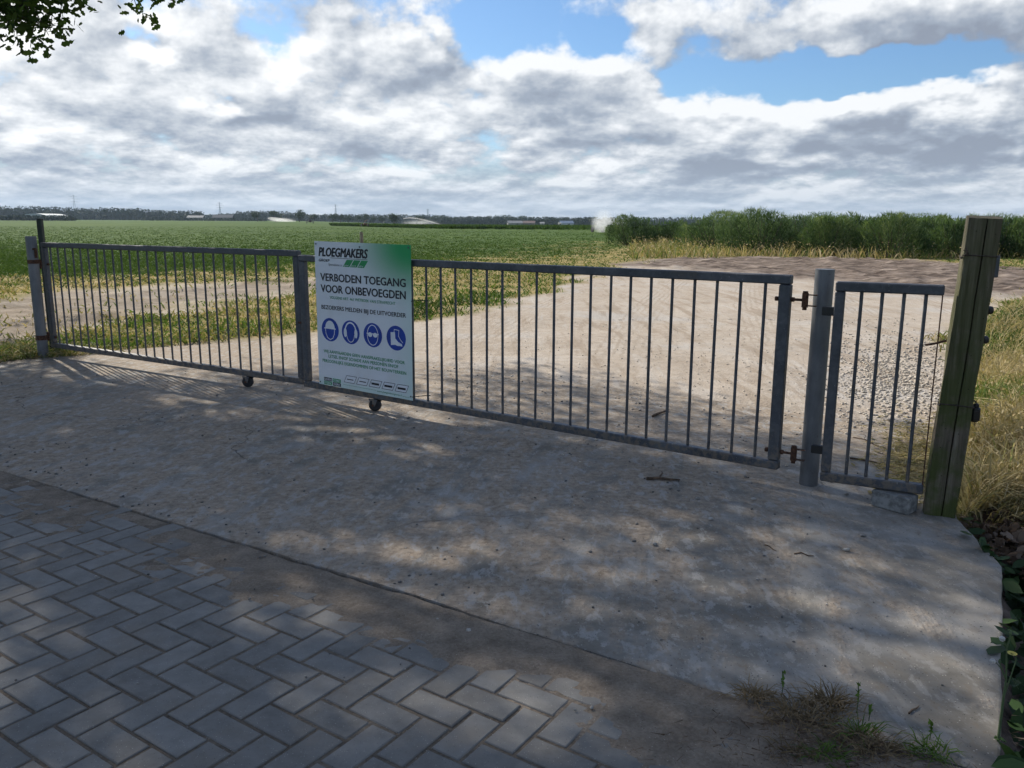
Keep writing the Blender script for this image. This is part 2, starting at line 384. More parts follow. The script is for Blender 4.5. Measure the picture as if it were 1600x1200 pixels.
def mat_slab():
    n = material('dusty_concrete')
    P = n.pos
    f1 = n.noise(P, .8, 6, .6, .3); f2 = n.noise(P, 6, 6, .65); f3 = n.noise(P, 130, 3, .6); f4 = n.noise(P, 28, 5, .6)
    con = n.colramp(n.math('ADD', n.math('MULTIPLY', f1, .5), n.math('MULTIPLY', f2, .5)), [(.36, (.130, .117, .097)), (.5, (.195, .178, .151)), (.64, (.27, .247, .213))])
    # sand tracked over it: thick behind the gate and to the left, thin at the right
    e = n.vmath('DOT_PRODUCT', P, (float(E_[0]), float(E_[1]), 0)); p = n.vmath('DOT_PRODUCT', P, (float(N_[0]), float(N_[1]), 0))
    # streaks dragged along the driving direction
    cs = n.new('ShaderNodeCombineXYZ'); n.put(cs.inputs[0], n.math('ADD', n.math('MULTIPLY', e, 3.2), n.math('MULTIPLY', p, 1.1))); n.put(cs.inputs[1], n.math('MULTIPLY', p, .55))
    st = n.noise(cs.outputs[0], 1.2, 6, .62, .4)
    amt = n.math('ADD', n.ramp(e, -2.0, 1.2, .075, -.12), n.ramp(p, 4.7, 6.2, 0.0, .22))
    sm = n.ramp(n.math('ADD', n.math('ADD', n.math('MULTIPLY', st, .6), n.math('MULTIPLY', f2, .4)), amt), .47, .60)
    sandc = n.colramp(f4, [(.3, (.20, .155, .11)), (.5, (.30, .24, .18)), (.7, (.385, .32, .25))])
    dust = n.mix(n.ramp(n.noise(P, 1.7, 5, .6), .45, .62, 0, .75), con, (.31, .295, .27))
    c = n.mix(n.ramp(e, -.6, .9, 1.0, .25), con, dust)
    c = n.mix(n.math('MULTIPLY', sm, .88), c, sandc)
    # flaky dried slurry and tyre marks
    fl = n.noise(n.vmath('MULTIPLY', P, (1, .55, 1)), 15, 6, .72, .25)
    c = n.mix(n.math('MULTIPLY', n.ramp(fl, .52, .60, 0, .7), n.ramp(e, -1.2, 1.0, 1.0, .15)), c, (.345, .33, .305))
    c = n.mix(n.math('MULTIPLY', n.ramp(fl, .36, .44, .6, 0), n.ramp(e, -1.0, 1.0, 1.0, .2)), c, (.175, .135, .095))
    sx_ = n.new('ShaderNodeSeparateXYZ'); n.put(sx_.inputs[0], P); yy = sx_.outputs[1]
    lane = n.math('ADD', sx_.outputs[0], n.math('MULTIPLY', n.math('SINE', n.math('MULTIPLY', yy, .55)), .22))
    rib = n.math('SINE', n.math('ADD', n.math('MULTIPLY', lane, 150), n.math('MULTIPLY', n.noise(P, 5, 3), 5)))
    for x0, wd, k in ((1.32, .13, .35), (.35, .12, .22), (-.55, .14, .35), (-1.7, .13, .3)):
        ln = n.ramp(n.math('ABSOLUTE', n.math('SUBTRACT', lane, x0)), wd * .8, wd * 1.2, 1, 0)
        c = n.mix(n.math('MULTIPLY', n.math('MULTIPLY', ln, n.ramp(rib, -.1, .7)), n.ramp(f2, .42, .6, 0, k)), c, (.33, .30, .255))
    # grit in the surface
    vo = n.voro(P, 80); g = n.ramp(vo, .10, .22, 1, 0); rnd = n.voro(P, 80, out='Color')
    sr_ = n.new('ShaderNodeSeparateColor'); n.put(sr_.inputs[0], rnd)
    c = n.mix(n.math('MULTIPLY', g, n.ramp(sr_.outputs[0], .55, .62)), c, (.44, .40, .34))
    c = n.mix(n.math('MULTIPLY', g, n.ramp(sr_.outputs[1], .60, .68)), c, (.045, .04, .035))
    # fine cracks
    wn = n.new('ShaderNodeTexNoise'); n.put(wn.inputs['Vector'], P); wn.inputs['Scale'].default_value = 3; wn.inputs['Detail'].default_value = 5
    ck = n.voro(n.vmath('ADD', P, n.vmath('MULTIPLY', wn.outputs['Color'], (.35, .35, 0))), .42, 'DISTANCE_TO_EDGE')
    crack = n.math('MULTIPLY', n.ramp(ck, .0008, .0022, 1, 0), n.ramp(n.noise(P, .5, 2), .5, .56))
    c = n.mix(n.math('MULTIPLY', crack, .7), c, (.05, .045, .04))
    h = n.math('ADD', n.math('MULTIPLY', f3, .25), n.math('ADD', n.math('MULTIPLY', n.math('MULTIPLY', f4, sm), 1.6), n.math('MULTIPLY', crack, -.8)))
    return setb(n, c, n.ramp(sm, 0, 1, .82, .97), n.bump(h, .6, .012), spec=.25)
def mat_sand(name, dark=1.0):
    n = material(name); P = n.pos
    f2 = n.noise(P, 9, 6, .65); f3 = n.noise(P, 90, 4, .65)
    c = n.colramp(n.math('ADD', n.math('MULTIPLY', f2, .6), n.math('MULTIPLY', f3, .4)), [(.34, tuple(x * dark for x in (.13, .105, .08))), (.5, tuple(x * dark for x in (.215, .175, .135))), (.66, tuple(x * dark for x in (.30, .25, .195)))])
    vo = n.voro(P, 120); g = n.ramp(vo, .12, .2, 1, 0); sr_ = n.new('ShaderNodeSeparateColor'); n.put(sr_.inputs[0], n.voro(P, 120, out='Color'))
    c = n.mix(n.math('MULTIPLY', g, n.ramp(sr_.outputs[0], .76, .84)), c, (.42, .38, .33))
    c = n.mix(n.math('MULTIPLY', g, n.ramp(sr_.outputs[1], .76, .84)), c, (.04, .035, .03))
    return setb(n, c, .96, n.bump(n.math('ADD', f3, n.math('MULTIPLY', f2, .6)), .8, .012), spec=.15)
def mat_paver():
    n = material('grey_concrete_paver'); P = n.pos
    oi = n.new('ShaderNodeObjectInfo').outputs['Random']
    f = n.noise(P, 11, 6, .65); f3 = n.noise(P, 240, 2, .6)
    c = n.colramp(n.math('ADD', n.math('MULTIPLY', f, .78), n.math('MULTIPLY', oi, .22)), [(.3, (.138, .131, .119)), (.5, (.186, .178, .163)), (.7, (.232, .223, .205))])
    dirt = n.ramp(n.noise(P, 3.2, 6, .7), .48, .68, 0, .55)
    c = n.mix(dirt, c, (.20, .175, .145))
    vo = n.voro(P, 150); g = n.ramp(vo, .12, .2, 1, 0); sr_ = n.new('ShaderNodeSeparateColor'); n.put(sr_.inputs[0], n.voro(P, 150, out='Color'))
    c = n.mix(n.math('MULTIPLY', g, n.ramp(sr_.outputs[0], .66, .74)), c, (.42, .40, .36))
    c = n.mix(n.math('MULTIPLY', g, n.ramp(sr_.outputs[1], .72, .8)), c, (.05, .05, .05))
    h = n.math('ADD', n.math('MULTIPLY', f3, .5), n.math('MULTIPLY', f, .6))
    return setb(n, c, .85, n.bump(h, .35, .003), spec=.3)
MG, MSLAB, MSAND, MPAV = mat_ground(), mat_slab(), mat_sand('drifted_sand'), mat_paver()
MJOINT = mat_sand('joint_sand', .72)

# ------------------------------------------------------------------ ground sheet (to the horizon, all round)
def build_ground():
    th = np.concatenate([np.linspace(-43, 43, 470), np.linspace(43, 317, 70)[1:-1]])
    th = np.radians(th); r = [0.35]
    while r[-1] < 4200: r.append(r[-1] * 1.0185 + .006)
    r = np.array(r); nr, nt = len(r), len(th)
    T, R = np.meshgrid(th, r)
    x = (R * np.sin(T)).ravel(); y = (R * np.cos(T)).ravel()
    z = ground_z(x, y)
    V = np.column_stack([x, y, z]); V = np.vstack([V, [[0, 0, -.07]]])
    i = np.arange(nr - 1)[:, None] * nt; j = np.arange(nt)[None, :]; j2 = (j + 1) % nt
    q = np.stack([i + j, i + j2, i + nt + j2, i + nt + j], -1).reshape(-1, 4)[:, ::-1]
    c = nr * nt; fan = np.stack([np.full(nt, c), np.arange(nt), (np.arange(nt) + 1) % nt], -1)[:, ::-1]
    me = npmesh('ground', V, [q, fan], smooth=True)
    s, m, dr = zones(V[:, 0], V[:, 1])
    at = me.attributes.new('zone', 'FLOAT_COLOR', 'POINT')
    at.data.foreach_set('color', np.column_stack([s, m, dr, np.ones(len(s))]).astype(np.float32).ravel())
    o = link('ground', me, MG); tag(o, 'flat green crop field with dry grass, sandy yard and ditch', None, None, 'structure')
build_ground()

# ------------------------------------------------------------------ concrete slab
def build_slab():
    pts = []
    for k, (a, b) in enumerate(zip(SLAB, np.roll(SLAB, -1, 0))):
        L = np.hypot(*(b - a)); m = max(2, int(L / .05))
        for i in range(m):
            t = i / m; q = a + (b - a) * t; nn = np.array([b[1] - a[1], a[0] - b[0]]) / L
            amp = .012 * N1.fbm(np.array([q[0] * 9]), np.array([q[1] * 9]), 3)[0] + .03 * N2.fbm(np.array([q[0] * 1.2]), np.array([q[1] * 1.2]), 2)[0]
            pts.append(q + nn * amp)
    n = len(pts)
    bm = bmesh.new()
    top = [bm.verts.new((p[0], p[1], 0)) for p in pts]; bot = [bm.verts.new((p[0], p[1], -.40)) for p in pts]
    ft = bm.faces.new(top)
    for i in range(n): bm.faces.new((top[i], bot[i], bot[(i + 1) % n], top[(i + 1) % n]))
    bmesh.ops.recalc_face_normals(bm, faces=bm.faces)
    bmesh.ops.bevel(bm, geom=[e for e in ft.edges], offset=.009, segments=2, affect='EDGES', profile=.6)
    me = bpy.data.meshes.new('concrete_slab'); bm.to_mesh(me); bm.free()
    o = link('concrete_slab', me, MSLAB); tag(o, 'dusty concrete driveway slab running under the metal gate', None, None, 'structure')
build_slab()

# ------------------------------------------------------------------ brick road with herringbone pavers
PW, PTH = .10735, math.radians(-33.98); PO = np.array([-1.391, 2.059])
PA = np.array([math.cos(PTH), math.sin(PTH)]); PB = np.array([-PA[1], PA[0]])
def build_road():
    def SP(s, p): return E_ * s + N_ * p
    c = [SP(-22, -1.9), SP(9, -1.9), SP(9, P_EDGE - .012), SP(-22, P_EDGE - .012)]
    me = bpy.data.meshes.new('brick_road'); me.from_pydata([(q[0], q[1], -.0032) for q in c], [], [(0, 1, 2, 3)])
    road = link('brick_road', me, MJOINT); tag(road, 'herringbone road of grey concrete pavers in front of the gate', None, None, 'structure')
    mb = MB(); g = .0058; L, Wd, ch, hh = 2 * PW - 2 * g, PW - 2 * g, .0030, .06
    def rect(ix, z): return [(-L / 2 + ix, -Wd / 2 + ix, z), (L / 2 - ix, -Wd / 2 + ix, z), (L / 2 - ix, Wd / 2 - ix, z), (-L / 2 + ix, Wd / 2 - ix, z)]
    V = rect(0, -hh) + rect(0, -ch) + rect(ch, 0)
    Fc = [(8, 9, 10, 11)] + [(k * 4 + i, k * 4 + (i + 1) % 4, k * 4 + 4 + (i + 1) % 4, k * 4 + 4 + i) for k in range(2) for i in range(4)]
    mb.add(V, Fc); pm = mb.mesh('paver'); pm.materials.append(MPAV)
    items = []
    for m in range(-45, 60):
        for k in range(-75, 75):
            ka, kb = k - 2 * m, k + 2 * m
            for typ in (0, 1):
                ca, cb_ = ((ka + 1, kb + .5) if typ == 0 else (ka + .5, kb + 2))
                q = PO + PW * (ca * PA + cb_ * PB); s, p = q @ E_, q @ N_
                if -1.75 < p < P_EDGE - .075 and -15 < s < 5: items.append((q[0], q[1], PTH + (0 if typ == 0 else math.pi / 2)))
    items = np.array(items)
    u, v, f = proj(np.column_stack([items[:, :2], np.zeros(len(items))]))
    vis = (f > .2) & (u > -40) & (u < 1640) & (v > 300) & (v < 1230)
    order = np.lexsort((np.where(vis, f, 1e6),))
    rest = []
    for r_, i in enumerate(order):
        x, y, a = items[i]; dz = random.gauss(0, .0009) + .007 * N2.fbm(np.array([x * .9]), np.array([y * .9]), 2)[0]
        rx, ry, rz = random.gauss(0, .005), random.gauss(0, .005), a + random.gauss(0, .006)
        if r_ < 300 and vis[i]:
            o = bpy.data.objects.new('paver', pm); COL.objects.link(o); o.parent = road
            o.location = (x, y, dz); o.rotation_euler = (rx, ry, rz)
        else: rest.append((x, y, dz, rx, ry, rz))
    base = np.array(V); Fa = [np.array([Fc[0]]), np.array(Fc[1:])]
    VV = []; FF = []
    for k, (x, y, z, rx, ry, rz) in enumerate(rest):
        M3 = np.array(Matrix.Rotation(rz, 3, 'Z') @ Matrix.Rotation(ry, 3, 'Y') @ Matrix.Rotation(rx, 3, 'X'))
        VV.append(base @ M3.T + (x, y, z)); FF.append(np.array(Fc) + 12 * k)
    o = link('paver_field', npmesh('paver_field', np.vstack(VV), [np.vstack(FF)]), MPAV, road); o['kind'] = 'stuff'
    # sand washed over the bricks along the slab
    ss = np.arange(-16, 4.6, .03); pp = np.concatenate([np.arange(-1.8, 0.6, .08), np.arange(.6, P_EDGE - .016, .022), [P_EDGE - .014]])
    S, Pq = np.meshgrid(ss, pp)
    X = S * E_[0] + Pq * N_[0]; Y = S * E_[1] + Pq * N_[1]
    q = P_EDGE - Pq
    wq = .38 + .34 * sstep(S, -.2, .6) + 1.6 * sstep(S, .2, .9) + .10 * sstep(-S, 1.5, 4)
    nz = N1.fbm(X * 2.2, Y * 2.2, 4) * .016 + N2.fbm(X * 10, Y * 10, 3) * .013 + N3.fbm(X * 30, Y * 30, 2) * .0065
    thin = 1 - .35 * sstep(-S, 2.2, 3.6)
    Z = -.0065 + .0125 * thin * (1 - sstep(q, wq * .1, wq * 1.5)) + nz * (1 - .75 * sstep(q, wq * .8, wq + .7)) - .004 * sstep(q, wq, wq + .6)
    Z = Z + .02 * sstep(S, .3, 1.2) * (1 + N1.fbm(X * 3, Y * 3, 3))
    Z = np.maximum(Z, -.0075)
    Z = Z - .022 * sstep(-q, -.016, -.001)
    nr, nc = S.shape; i = np.arange(nr - 1)[:, None] * nc; j = np.arange(nc - 1)[None, :]
    Q = np.stack([i + j, i + j + 1, i + nc + j + 1, i + nc + j], -1).reshape(-1, 4)
    o = link('sand_drift', npmesh('sand_drift', np.column_stack([X.ravel(), Y.ravel(), Z.ravel()]), [Q], smooth=True), MSAND)
    tag(o, 'brown sand washed over the pavers along the slab edge', None, None, 'structure')
build_road()
# ------------------------------------------------------------------ object materials
def mat_steel():
    n = material('galvanised_steel'); P = n.pos
    f = n.noise(P, 6, 5, .6); v = n.voro(P, 55, out='Color'); sv = n.new('ShaderNodeSeparateColor'); n.put(sv.inputs[0], v)
    k = n.math('ADD', n.math('MULTIPLY', f, .88), n.math('MULTIPLY', sv.outputs[0], .12))
    c = n.colramp(k, [(.3, (.050, .055, .066)), (.5, (.078, .084, .096)), (.7, (.125, .132, .142))])
    r = n.ramp(n.noise(P, 2.2, 6, .7), .56, .70, 0, .6)
    c = n.mix(r, c, (.10, .085, .07))
    sz = n.new('ShaderNodeSeparateXYZ'); n.put(sz.inputs[0], P)
    c = n.mix(n.math('MULTIPLY', n.ramp(sz.outputs[2], .10, .38, .75, 0), n.ramp(n.noise(P, 26, 4, .65), .42, .6)), c, (.20, .165, .125))
    c = n.mix(n.ramp(n.noise(P, 70, 3, .7), .66, .72, 0, .8), c, (.30, .31, .32))
    return setb(n, c, n.ramp(f, .3, .7, .42, .62), n.bump(f, .15, .002), .35)
def mat_galv():
    n = material('weathered_galvanised_pipe'); P = n.pos
    st = n.vmath('MULTIPLY', P, (1, 1, .25)); f = n.noise(st, 14, 6, .65); f2 = n.noise(P, 3, 5, .6)
    c = n.colramp(n.math('ADD', n.math('MULTIPLY', f, .55), n.math('MULTIPLY', f2, .45)), [(.34, (.095, .102, .112)), (.5, (.155, .163, .172)), (.66, (.24, .245, .25))])
    c = n.mix(n.ramp(n.noise(P, 38, 4, .7), .64, .72, 0, .7), c, (.07, .06, .05))
    return setb(n, c, n.ramp(f, .3, .7, .45, .65), n.bump(f, .2, .002), .35)
def mat_flat(name, col, rough=.6, metallic=0.0, var=.25, scale=8, spec=None):
    n = material(name); f = n.noise(n.pos, scale, 5, .6)
    c = n.mix(n.ramp(f, .35, .65, 0, 1), tuple(x * (1 - var) for x in col), tuple(min(1, x * (1 + var)) for x in col))
    return setb(n, c, rough, n.bump(f, .2, .003), metallic, spec)
def mat_wood():
    n = material('mossy_post_wood'); P = n.obj
    st = n.new('ShaderNodeVectorMath', operation='MULTIPLY'); n.put(st.inputs[0], P); st.inputs[1].default_value = (1, 1, .05)
    g = n.noise(st.outputs[0], 55, 6, .65, .4); f = n.noise(P, 3.5, 6, .65)
    c = n.colramp(g, [(.3, (.06, .05, .036)), (.5, (.125, .105, .078)), (.7, (.20, .175, .135))])
    sz = n.new('ShaderNodeSeparateXYZ'); n.put(sz.inputs[0], P)
    moss = n.math('MULTIPLY', n.ramp(f, .36, .56), n.ramp(sz.outputs[2], .2, 1.45, .92, .42))
    c = n.mix(moss, c, n.mix(g, (.038, .052, .014), (.088, .105, .032)))
    c = n.mix(n.ramp(n.voro(P, 26), .05, .09, .8, 0), c, (.02, .018, .014))
    h = n.math('ADD', g, n.math('MULTIPLY', f, .4))
    return setb(n, c, .92, n.bump(h, .9, .008), spec=.15)
def mat_tint(name, stops, rough=.75, trans=0.0, spec=.25):
    """leaf material, colour picked by the per-leaf attribute 'tint'"""
    n = material(name); c = n.colramp(n.attr('tint'), stops)
    setb(n, c, rough, spec=spec)
    if trans > 0:
        t = n.new('ShaderNodeBsdfTranslucent'); n.put(t.inputs[0], n.mix(.5, c, (1.0, 1.0, .25), 'MULTIPLY'))
        ms = n.new('ShaderNodeMixShader'); ms.inputs[0].default_value = trans
        out = [x for x in n.n if x.type == 'OUTPUT_MATERIAL'][0]
        n.l.new(n.b.outputs[0], ms.inputs[1]); n.l.new(t.outputs[0], ms.inputs[2]); n.l.new(ms.outputs[0], out.inputs[0])
    return n.m
STEEL = mat_steel(); GALV = mat_galv()
RUST = mat_flat('rusty_iron', (.085, .040, .022), .85, .2, .5, 60)
BLACKP = mat_flat('black_plastic', (.012, .012, .013), .45, 0, .2)
RUBBER = mat_flat('wheel_rubber', (.02, .02, .021), .7)
WOOD = mat_wood()
CONC = mat_flat('grey_cast_concrete', (.20, .20, .19), .9, 0, .35, 30)
STONE = mat_flat('pale_stone', (.30, .28, .25), .85, 0, .4, 25)
STONE_D = mat_flat('dark_stone', (.10, .095, .09), .85, 0, .4, 25)
TWIG = mat_flat('brown_twig', (.10, .065, .04), .9, 0, .5, 40)
WIRE = mat_flat('rusty_wire', (.06, .045, .035), .7, .4, .4, 60)

# ------------------------------------------------------------------ the gate
def frame_of(A, B):
    A, B = np.array(A), np.array(B); d = B - A
    return (A[0], A[1], 0.0), math.atan2(d[1], d[0]), float(np.hypot(*d))
ZB = .097
def gate_leaf(name, A, B, ztop, bars, wheel_s, label):
    loc, rz, L = frame_of(A, B); t = empty(name, loc, rz); tag(t, label, 'gate', 'leaves of the metal gate')
    r = .05
    MB().box((L / 2, 0, ztop - r / 2), (L, r, r), .006).build('top_rail', STEEL, t)
    MB().box((L / 2, 0, ZB + r / 2), (L, r, r), .006).build('bottom_rail', STEEL, t)
    for s in (.031, L - .031):
        MB().box((s, .0015, (ZB + ztop) / 2), (.062, r - .004, ztop - ZB - 2 * r - .001), .006).build('stile', STEEL, t)
    hb = ztop - ZB - 2 * r
    bm_ = MB().tube([(0, 0, -hb / 2 - .004), (0, 0, hb / 2 + .004)], .0088, 8).mesh('bar', angle=50); bm_.materials.append(STEEL)
    for s in bars:
        o = bpy.data.objects.new('bar', bm_); COL.objects.link(o); o.parent = t
        o.location = (s + random.gauss(0, .0012), 0, (ZB + ztop) / 2); o.rotation_euler = (random.gauss(0, .002), random.gauss(0, .002), random.random())
    # support wheel under the bottom rail
    wb = empty('support_wheel', (wheel_s, -.012, 0)); wb.parent = t
    for sy in (-.026, .026):
        b = MB(); b.add([(-.045, sy, ZB), (.045, sy, ZB), (.02, sy, .042), (-.02, sy, .042), (-.045, sy + .004, ZB), (.045, sy + .004, ZB), (.02, sy + .004, .042), (-.02, sy + .004, .042)],
              [(0, 1, 2, 3), (7, 6, 5, 4), (0, 4, 5, 1), (1, 5, 6, 2), (2, 6, 7, 3), (3, 7, 4, 0)])
        b.build('wheel_bracket', STEEL, wb)
    R0 = .048; prof = [(.010, -.020), (.036, -.020), (R0 - .004, -.018), (R0, -.012), (R0, .012), (R0 - .004, .018), (.036, .020), (.010, .020)]
    n = 28; V = [(p * math.cos(2 * math.pi * k / n), y, p * math.sin(2 * math.pi * k / n) + R0) for p, y in prof for k in range(n)]
    m = len(prof); Fc = [(i * n + k, i * n + (k + 1) % n, ((i + 1) % m) * n + (k + 1) % n, ((i + 1) % m) * n + k) for i in range(m) for k in range(n)]
    w_ = MB().add(V, Fc).build('wheel', RUBBER, wb, angle=40); w_.rotation_euler[2] = .5; w_.location = (0, 0, 0)
    MB().tube([(0, -.034, R0), (0, .034, R0)], .008, 8).build('axle', RUST, wb)
    return t, L
GL = ((-4.93, 8.70), (-1.735, 6.738)); GR = ((-1.71, 6.661), (1.49, 4.39))
lleaf, LL = gate_leaf('metal_gate_leaf', *GL, 1.206, [.138 + .1344 * k for k in range(26)], 3.06, 'far left grey steel gate leaf without a sign, hung on the left post')
rleaf, LR = gate_leaf('metal_gate_leaf', *GR, 1.174, [.254 - .1357 * .0 + .1357 * k for k in range(27)], .809, 'grey steel gate leaf carrying the warning sign, hung on the round post')
# latch on the left leaf's closing stile
MB().box((LL + .02, -.03, .62), (.06, .02, .016), .002).box((LL + .055, -.03, .63), (.012, .03, .045), .002).build('latch', RUST, lleaf)

def hinge(parent, s, z, toward=1):
    h = empty('hinge', (s, 0, z)); h.parent = parent; h.scale = (1, .85, .85)
    MB().tube([(-.085 * toward, 0, 0), (.075 * toward, 0, 0)], .0085, 8).build('eye_bolt', RUST, h)
    MB().tube([(-.083 * toward, 0, 0), (-.069 * toward, 0, 0)], .016, 6).build('nut', RUST, h); MB().tube([(.004 * toward, 0, 0), (.018 * toward, 0, 0)], .016, 6).build('nut', RUST, h)
    MB().tube([(.075 * toward, 0, -.045), (.075 * toward, 0, .045)], .017, 12).tube([(.075 * toward, 0, -.062), (.075 * toward, 0, -.045)], .012, 8).tube([(.075 * toward, 0, .045), (.075 * toward, 0, .056)], .014, 6).build('hinge_eye', RUST, h)
    MB().box((.105 * toward, 0, .034), (.06, .022, .007), .001).build('hinge_strap', RUST, h); MB().box((.105 * toward, 0, -.034), (.06, .022, .007), .001).build('hinge_strap', RUST, h)
for z in (1.045, .20): hinge(rleaf, LR, z, 1)
for z in (.98, .21): hinge(lleaf, 0.0, z, -1)

# posts
def round_post(name, x, y, h, r, label, cap=True, lean=(0, 0)):
    t = empty(name, (x, y, 0)); tag(t, label, 'post')
    n = 28; MB().tube([(lean[0] * k / 6, lean[1] * k / 6, -.3 + (h + .3) * k / 6) for k in range(7)], r, n, caps=False).build('pipe', GALV, t, smooth=True)
    top = MB().tube([(lean[0], lean[1], h - .004), (lean[0], lean[1], h + .001)], r * .995, n).build('cap', GALV, t, angle=40)
    return t
rp = round_post('round_gate_post', 1.676, 4.43, 1.203, .05, 'round galvanised steel post standing between gate leaf and narrow side panel')
lp = round_post('round_gate_post', -4.985, 8.60, 1.268, .052, 'round galvanised steel post in the grass at the far left end of the gate')
MB().tube([(.0, 0, .99), (.0, 0, 1.03)], .056, 20).build('hinge_band', RUST, lp, angle=40)
MB().tube([(.0, 0, .19), (.0, 0, .24)], .056, 20).build('hinge_band', RUST, lp, angle=40)
MB().tube([(.055, -.035, 1.05), (.055, -.035, 1.14)], .014, 8).box((.04, -.03, 1.14), (.04, .03, .02), .003).build('clasp', RUST, lp)
gstake = py_(68, 345, 8.95)
st_ = empty('stop_post', (-5.06 + .0, 8.93, 0)); tag(st_, 'slim dark green post standing tallest behind the left end of the gate', 'post')
DGREEN = mat_flat('dark_green_paint', (.012, .022, .016), .55, 0, .3, 12)
MB().box((0, 0, .57), (.052, .052, 1.74), .006).build('pole', DGREEN, st_)
MB().box((0, 0, 1.443), (.056, .056, .008), .002).build('cap', BLACKP, st_)

# narrow fixed panel between round post and wooden post
SA, SB = (1.655, 4.21), (2.095, 3.985)
loc, rz, LS = frame_of(SA, SB); sp_ = empty('side_panel', loc, rz); tag(sp_, 'narrow fixed steel bar panel between round post and wooden post', 'gate panel')
zt = 1.155
MB().box((LS / 2, 0, zt - .025), (LS, .05, .05), .006).build('top_rail', STEEL, sp_)
MB().box((LS / 2, 0, ZB + .025), (LS, .05, .05), .006).build('bottom_rail', STEEL, sp_)
MB().box((.024, .001, (ZB + zt) / 2), (.048, .046, zt - ZB - .101), .005).build('stile', STEEL, sp_)
for s in (.125, .221, .32, .417):
    MB().tube([(s, 0, ZB + .048), (s, 0, zt - .048)], .0088, 8).build('bar', STEEL, sp_, angle=50)
MB().box((LS - .006, 0, (ZB + zt) / 2), (.006, .03, zt - ZB - .101), 0).build('flat_bar', RUST, sp_)
for z in (1.0, .26): MB().box((-.028, .01, z), (.06, .03, .045), .003).build('fixing_lug', BLACKP, sp_)
MB().tube([(LS - .06, -.02, .86), (LS - .02, -.02, .87), (LS + .03, .0, .885)], .006, 6).build('fixing_bolt', RUST, sp_)

# ------------------------------------------------------------------ wooden post
def wooden_post():
    t = empty('wooden_post', (2.18, 3.975, 0)); tag(t, 'thick mossy square wooden post, cracked and leaning, at the right end', 'post')
    w, dp, h = .142, .125, 1.478; V = []; n = None
    zs = list(np.linspace(-.35, h, 30))
    rot = math.radians(-24)
    for i, z in enumerate(zs):
        k = max(0, z) / h; ox, oy = .062 * k, -.0 * k
        hw, hd = w / 2 * (1.03 - .03 * k), dp / 2
        j = lambda s: .009 * (N1.fbm(np.array([z * 3 + s * 7.0]), np.array([s * 3.3]), 3)[0] * 2)
        cx = .012 + .02 * (N2.fbm(np.array([z * 1.6]), np.array([3.0]), 3)[0]); cw = .0022 + .0035 * abs(N3.fbm(np.array([z * 2.3]), np.array([1.0]), 2)[0]) * 2; cd = .018
        c = .006
        prof = [(-hw + c + j(1), -hd + j(2)), (-hw * .4, -hd + j(3)), (cx - cw, -hd + j(4)), (cx, -hd + cd), (cx + cw, -hd + j(4)), (hw * .6, -hd + j(5)), (hw - c + j(6), -hd + j(7)), (hw + j(8), -hd + c), (hw + j(9), 0), (hw + j(10), hd - c), (hw - c, hd + j(11)), (0, hd), (-hw + c, hd), (-hw + j(12), hd - c), (-hw + j(13), 0), (-hw + j(14), -hd + c)]
        n = len(prof)
        for x, y in prof: V.append((ox + x * math.cos(rot) - y * math.sin(rot), oy + x * math.sin(rot) + y * math.cos(rot), z + (0 if i < len(zs) - 1 else .012 * (y / dp) - .006 * x / w)))
    m = len(zs); Fc = [(i * n + k, i * n + (k + 1) % n, (i + 1) * n + (k + 1) % n, (i + 1) * n + k) for i in range(m - 1) for k in range(n)]
    Fc.append(tuple((m - 1) * n + k for k in range(n)))
    MB().add(V, Fc).build('timber', WOOD, t, angle=35)
    # wires wound round it
    for z, r in ((1.30, .003), (.575, .0032)):
        ox = .062 * z / h; hw, hd = w / 2 + .004, dp / 2 + .004
        ring = [(-hw, -hd), (0, -hd - .001), (hw, -hd), (hw + .002, 0), (hw, hd), (-hw, hd), (-hw - .002, 0), (-hw, -hd)]
        pts = [(ox + x * math.cos(rot) - y * math.sin(rot), x * math.sin(rot) + y * math.cos(rot), z + .006 * math.sin(3 * k) - .012 * k / 7) for k, (x, y) in enumerate(ring)]
        MB().tube(pts, r, 6).build('wire_tie', WIRE, t)
    ex = .062 * 1.3 / h - w / 2
    b = MB()
    for a, l in ((.3, .04), (1.2, .05), (2.2, .03)):
        b.tube([(ex, -.04, 1.30), (ex - .012, -.05, 1.30 + .5 * l * math.sin(a)), (ex - .02 - .01 * a, -.05, 1.30 + l * math.cos(a * .9))], .0022, 5)
    b.build('wire_end', WIRE, t)
    # insulators on the right hand side
    for z in (1.035, .89):
        x0 = .062 * z / h + w / 2
        MB().tube([(x0 - .01, .0, z), (x0 + .010, .0, z)], .012, 10).tube([(x0 + .010, 0, z), (x0 + .034, 0, z)], [.022, .019], 12).tube([(x0 + .017, -.024, z), (x0 + .017, .024, z)], .008, 8).build('insulator', BLACKP, t, angle=40)
    x0 = .062 * 1.27 / h + w / 2
    MB().box((x0 + .022, .03, 1.245), (.032, .06, .105), .004).build('mounting_plate', STEEL, t)
    return t
wp = wooden_post()
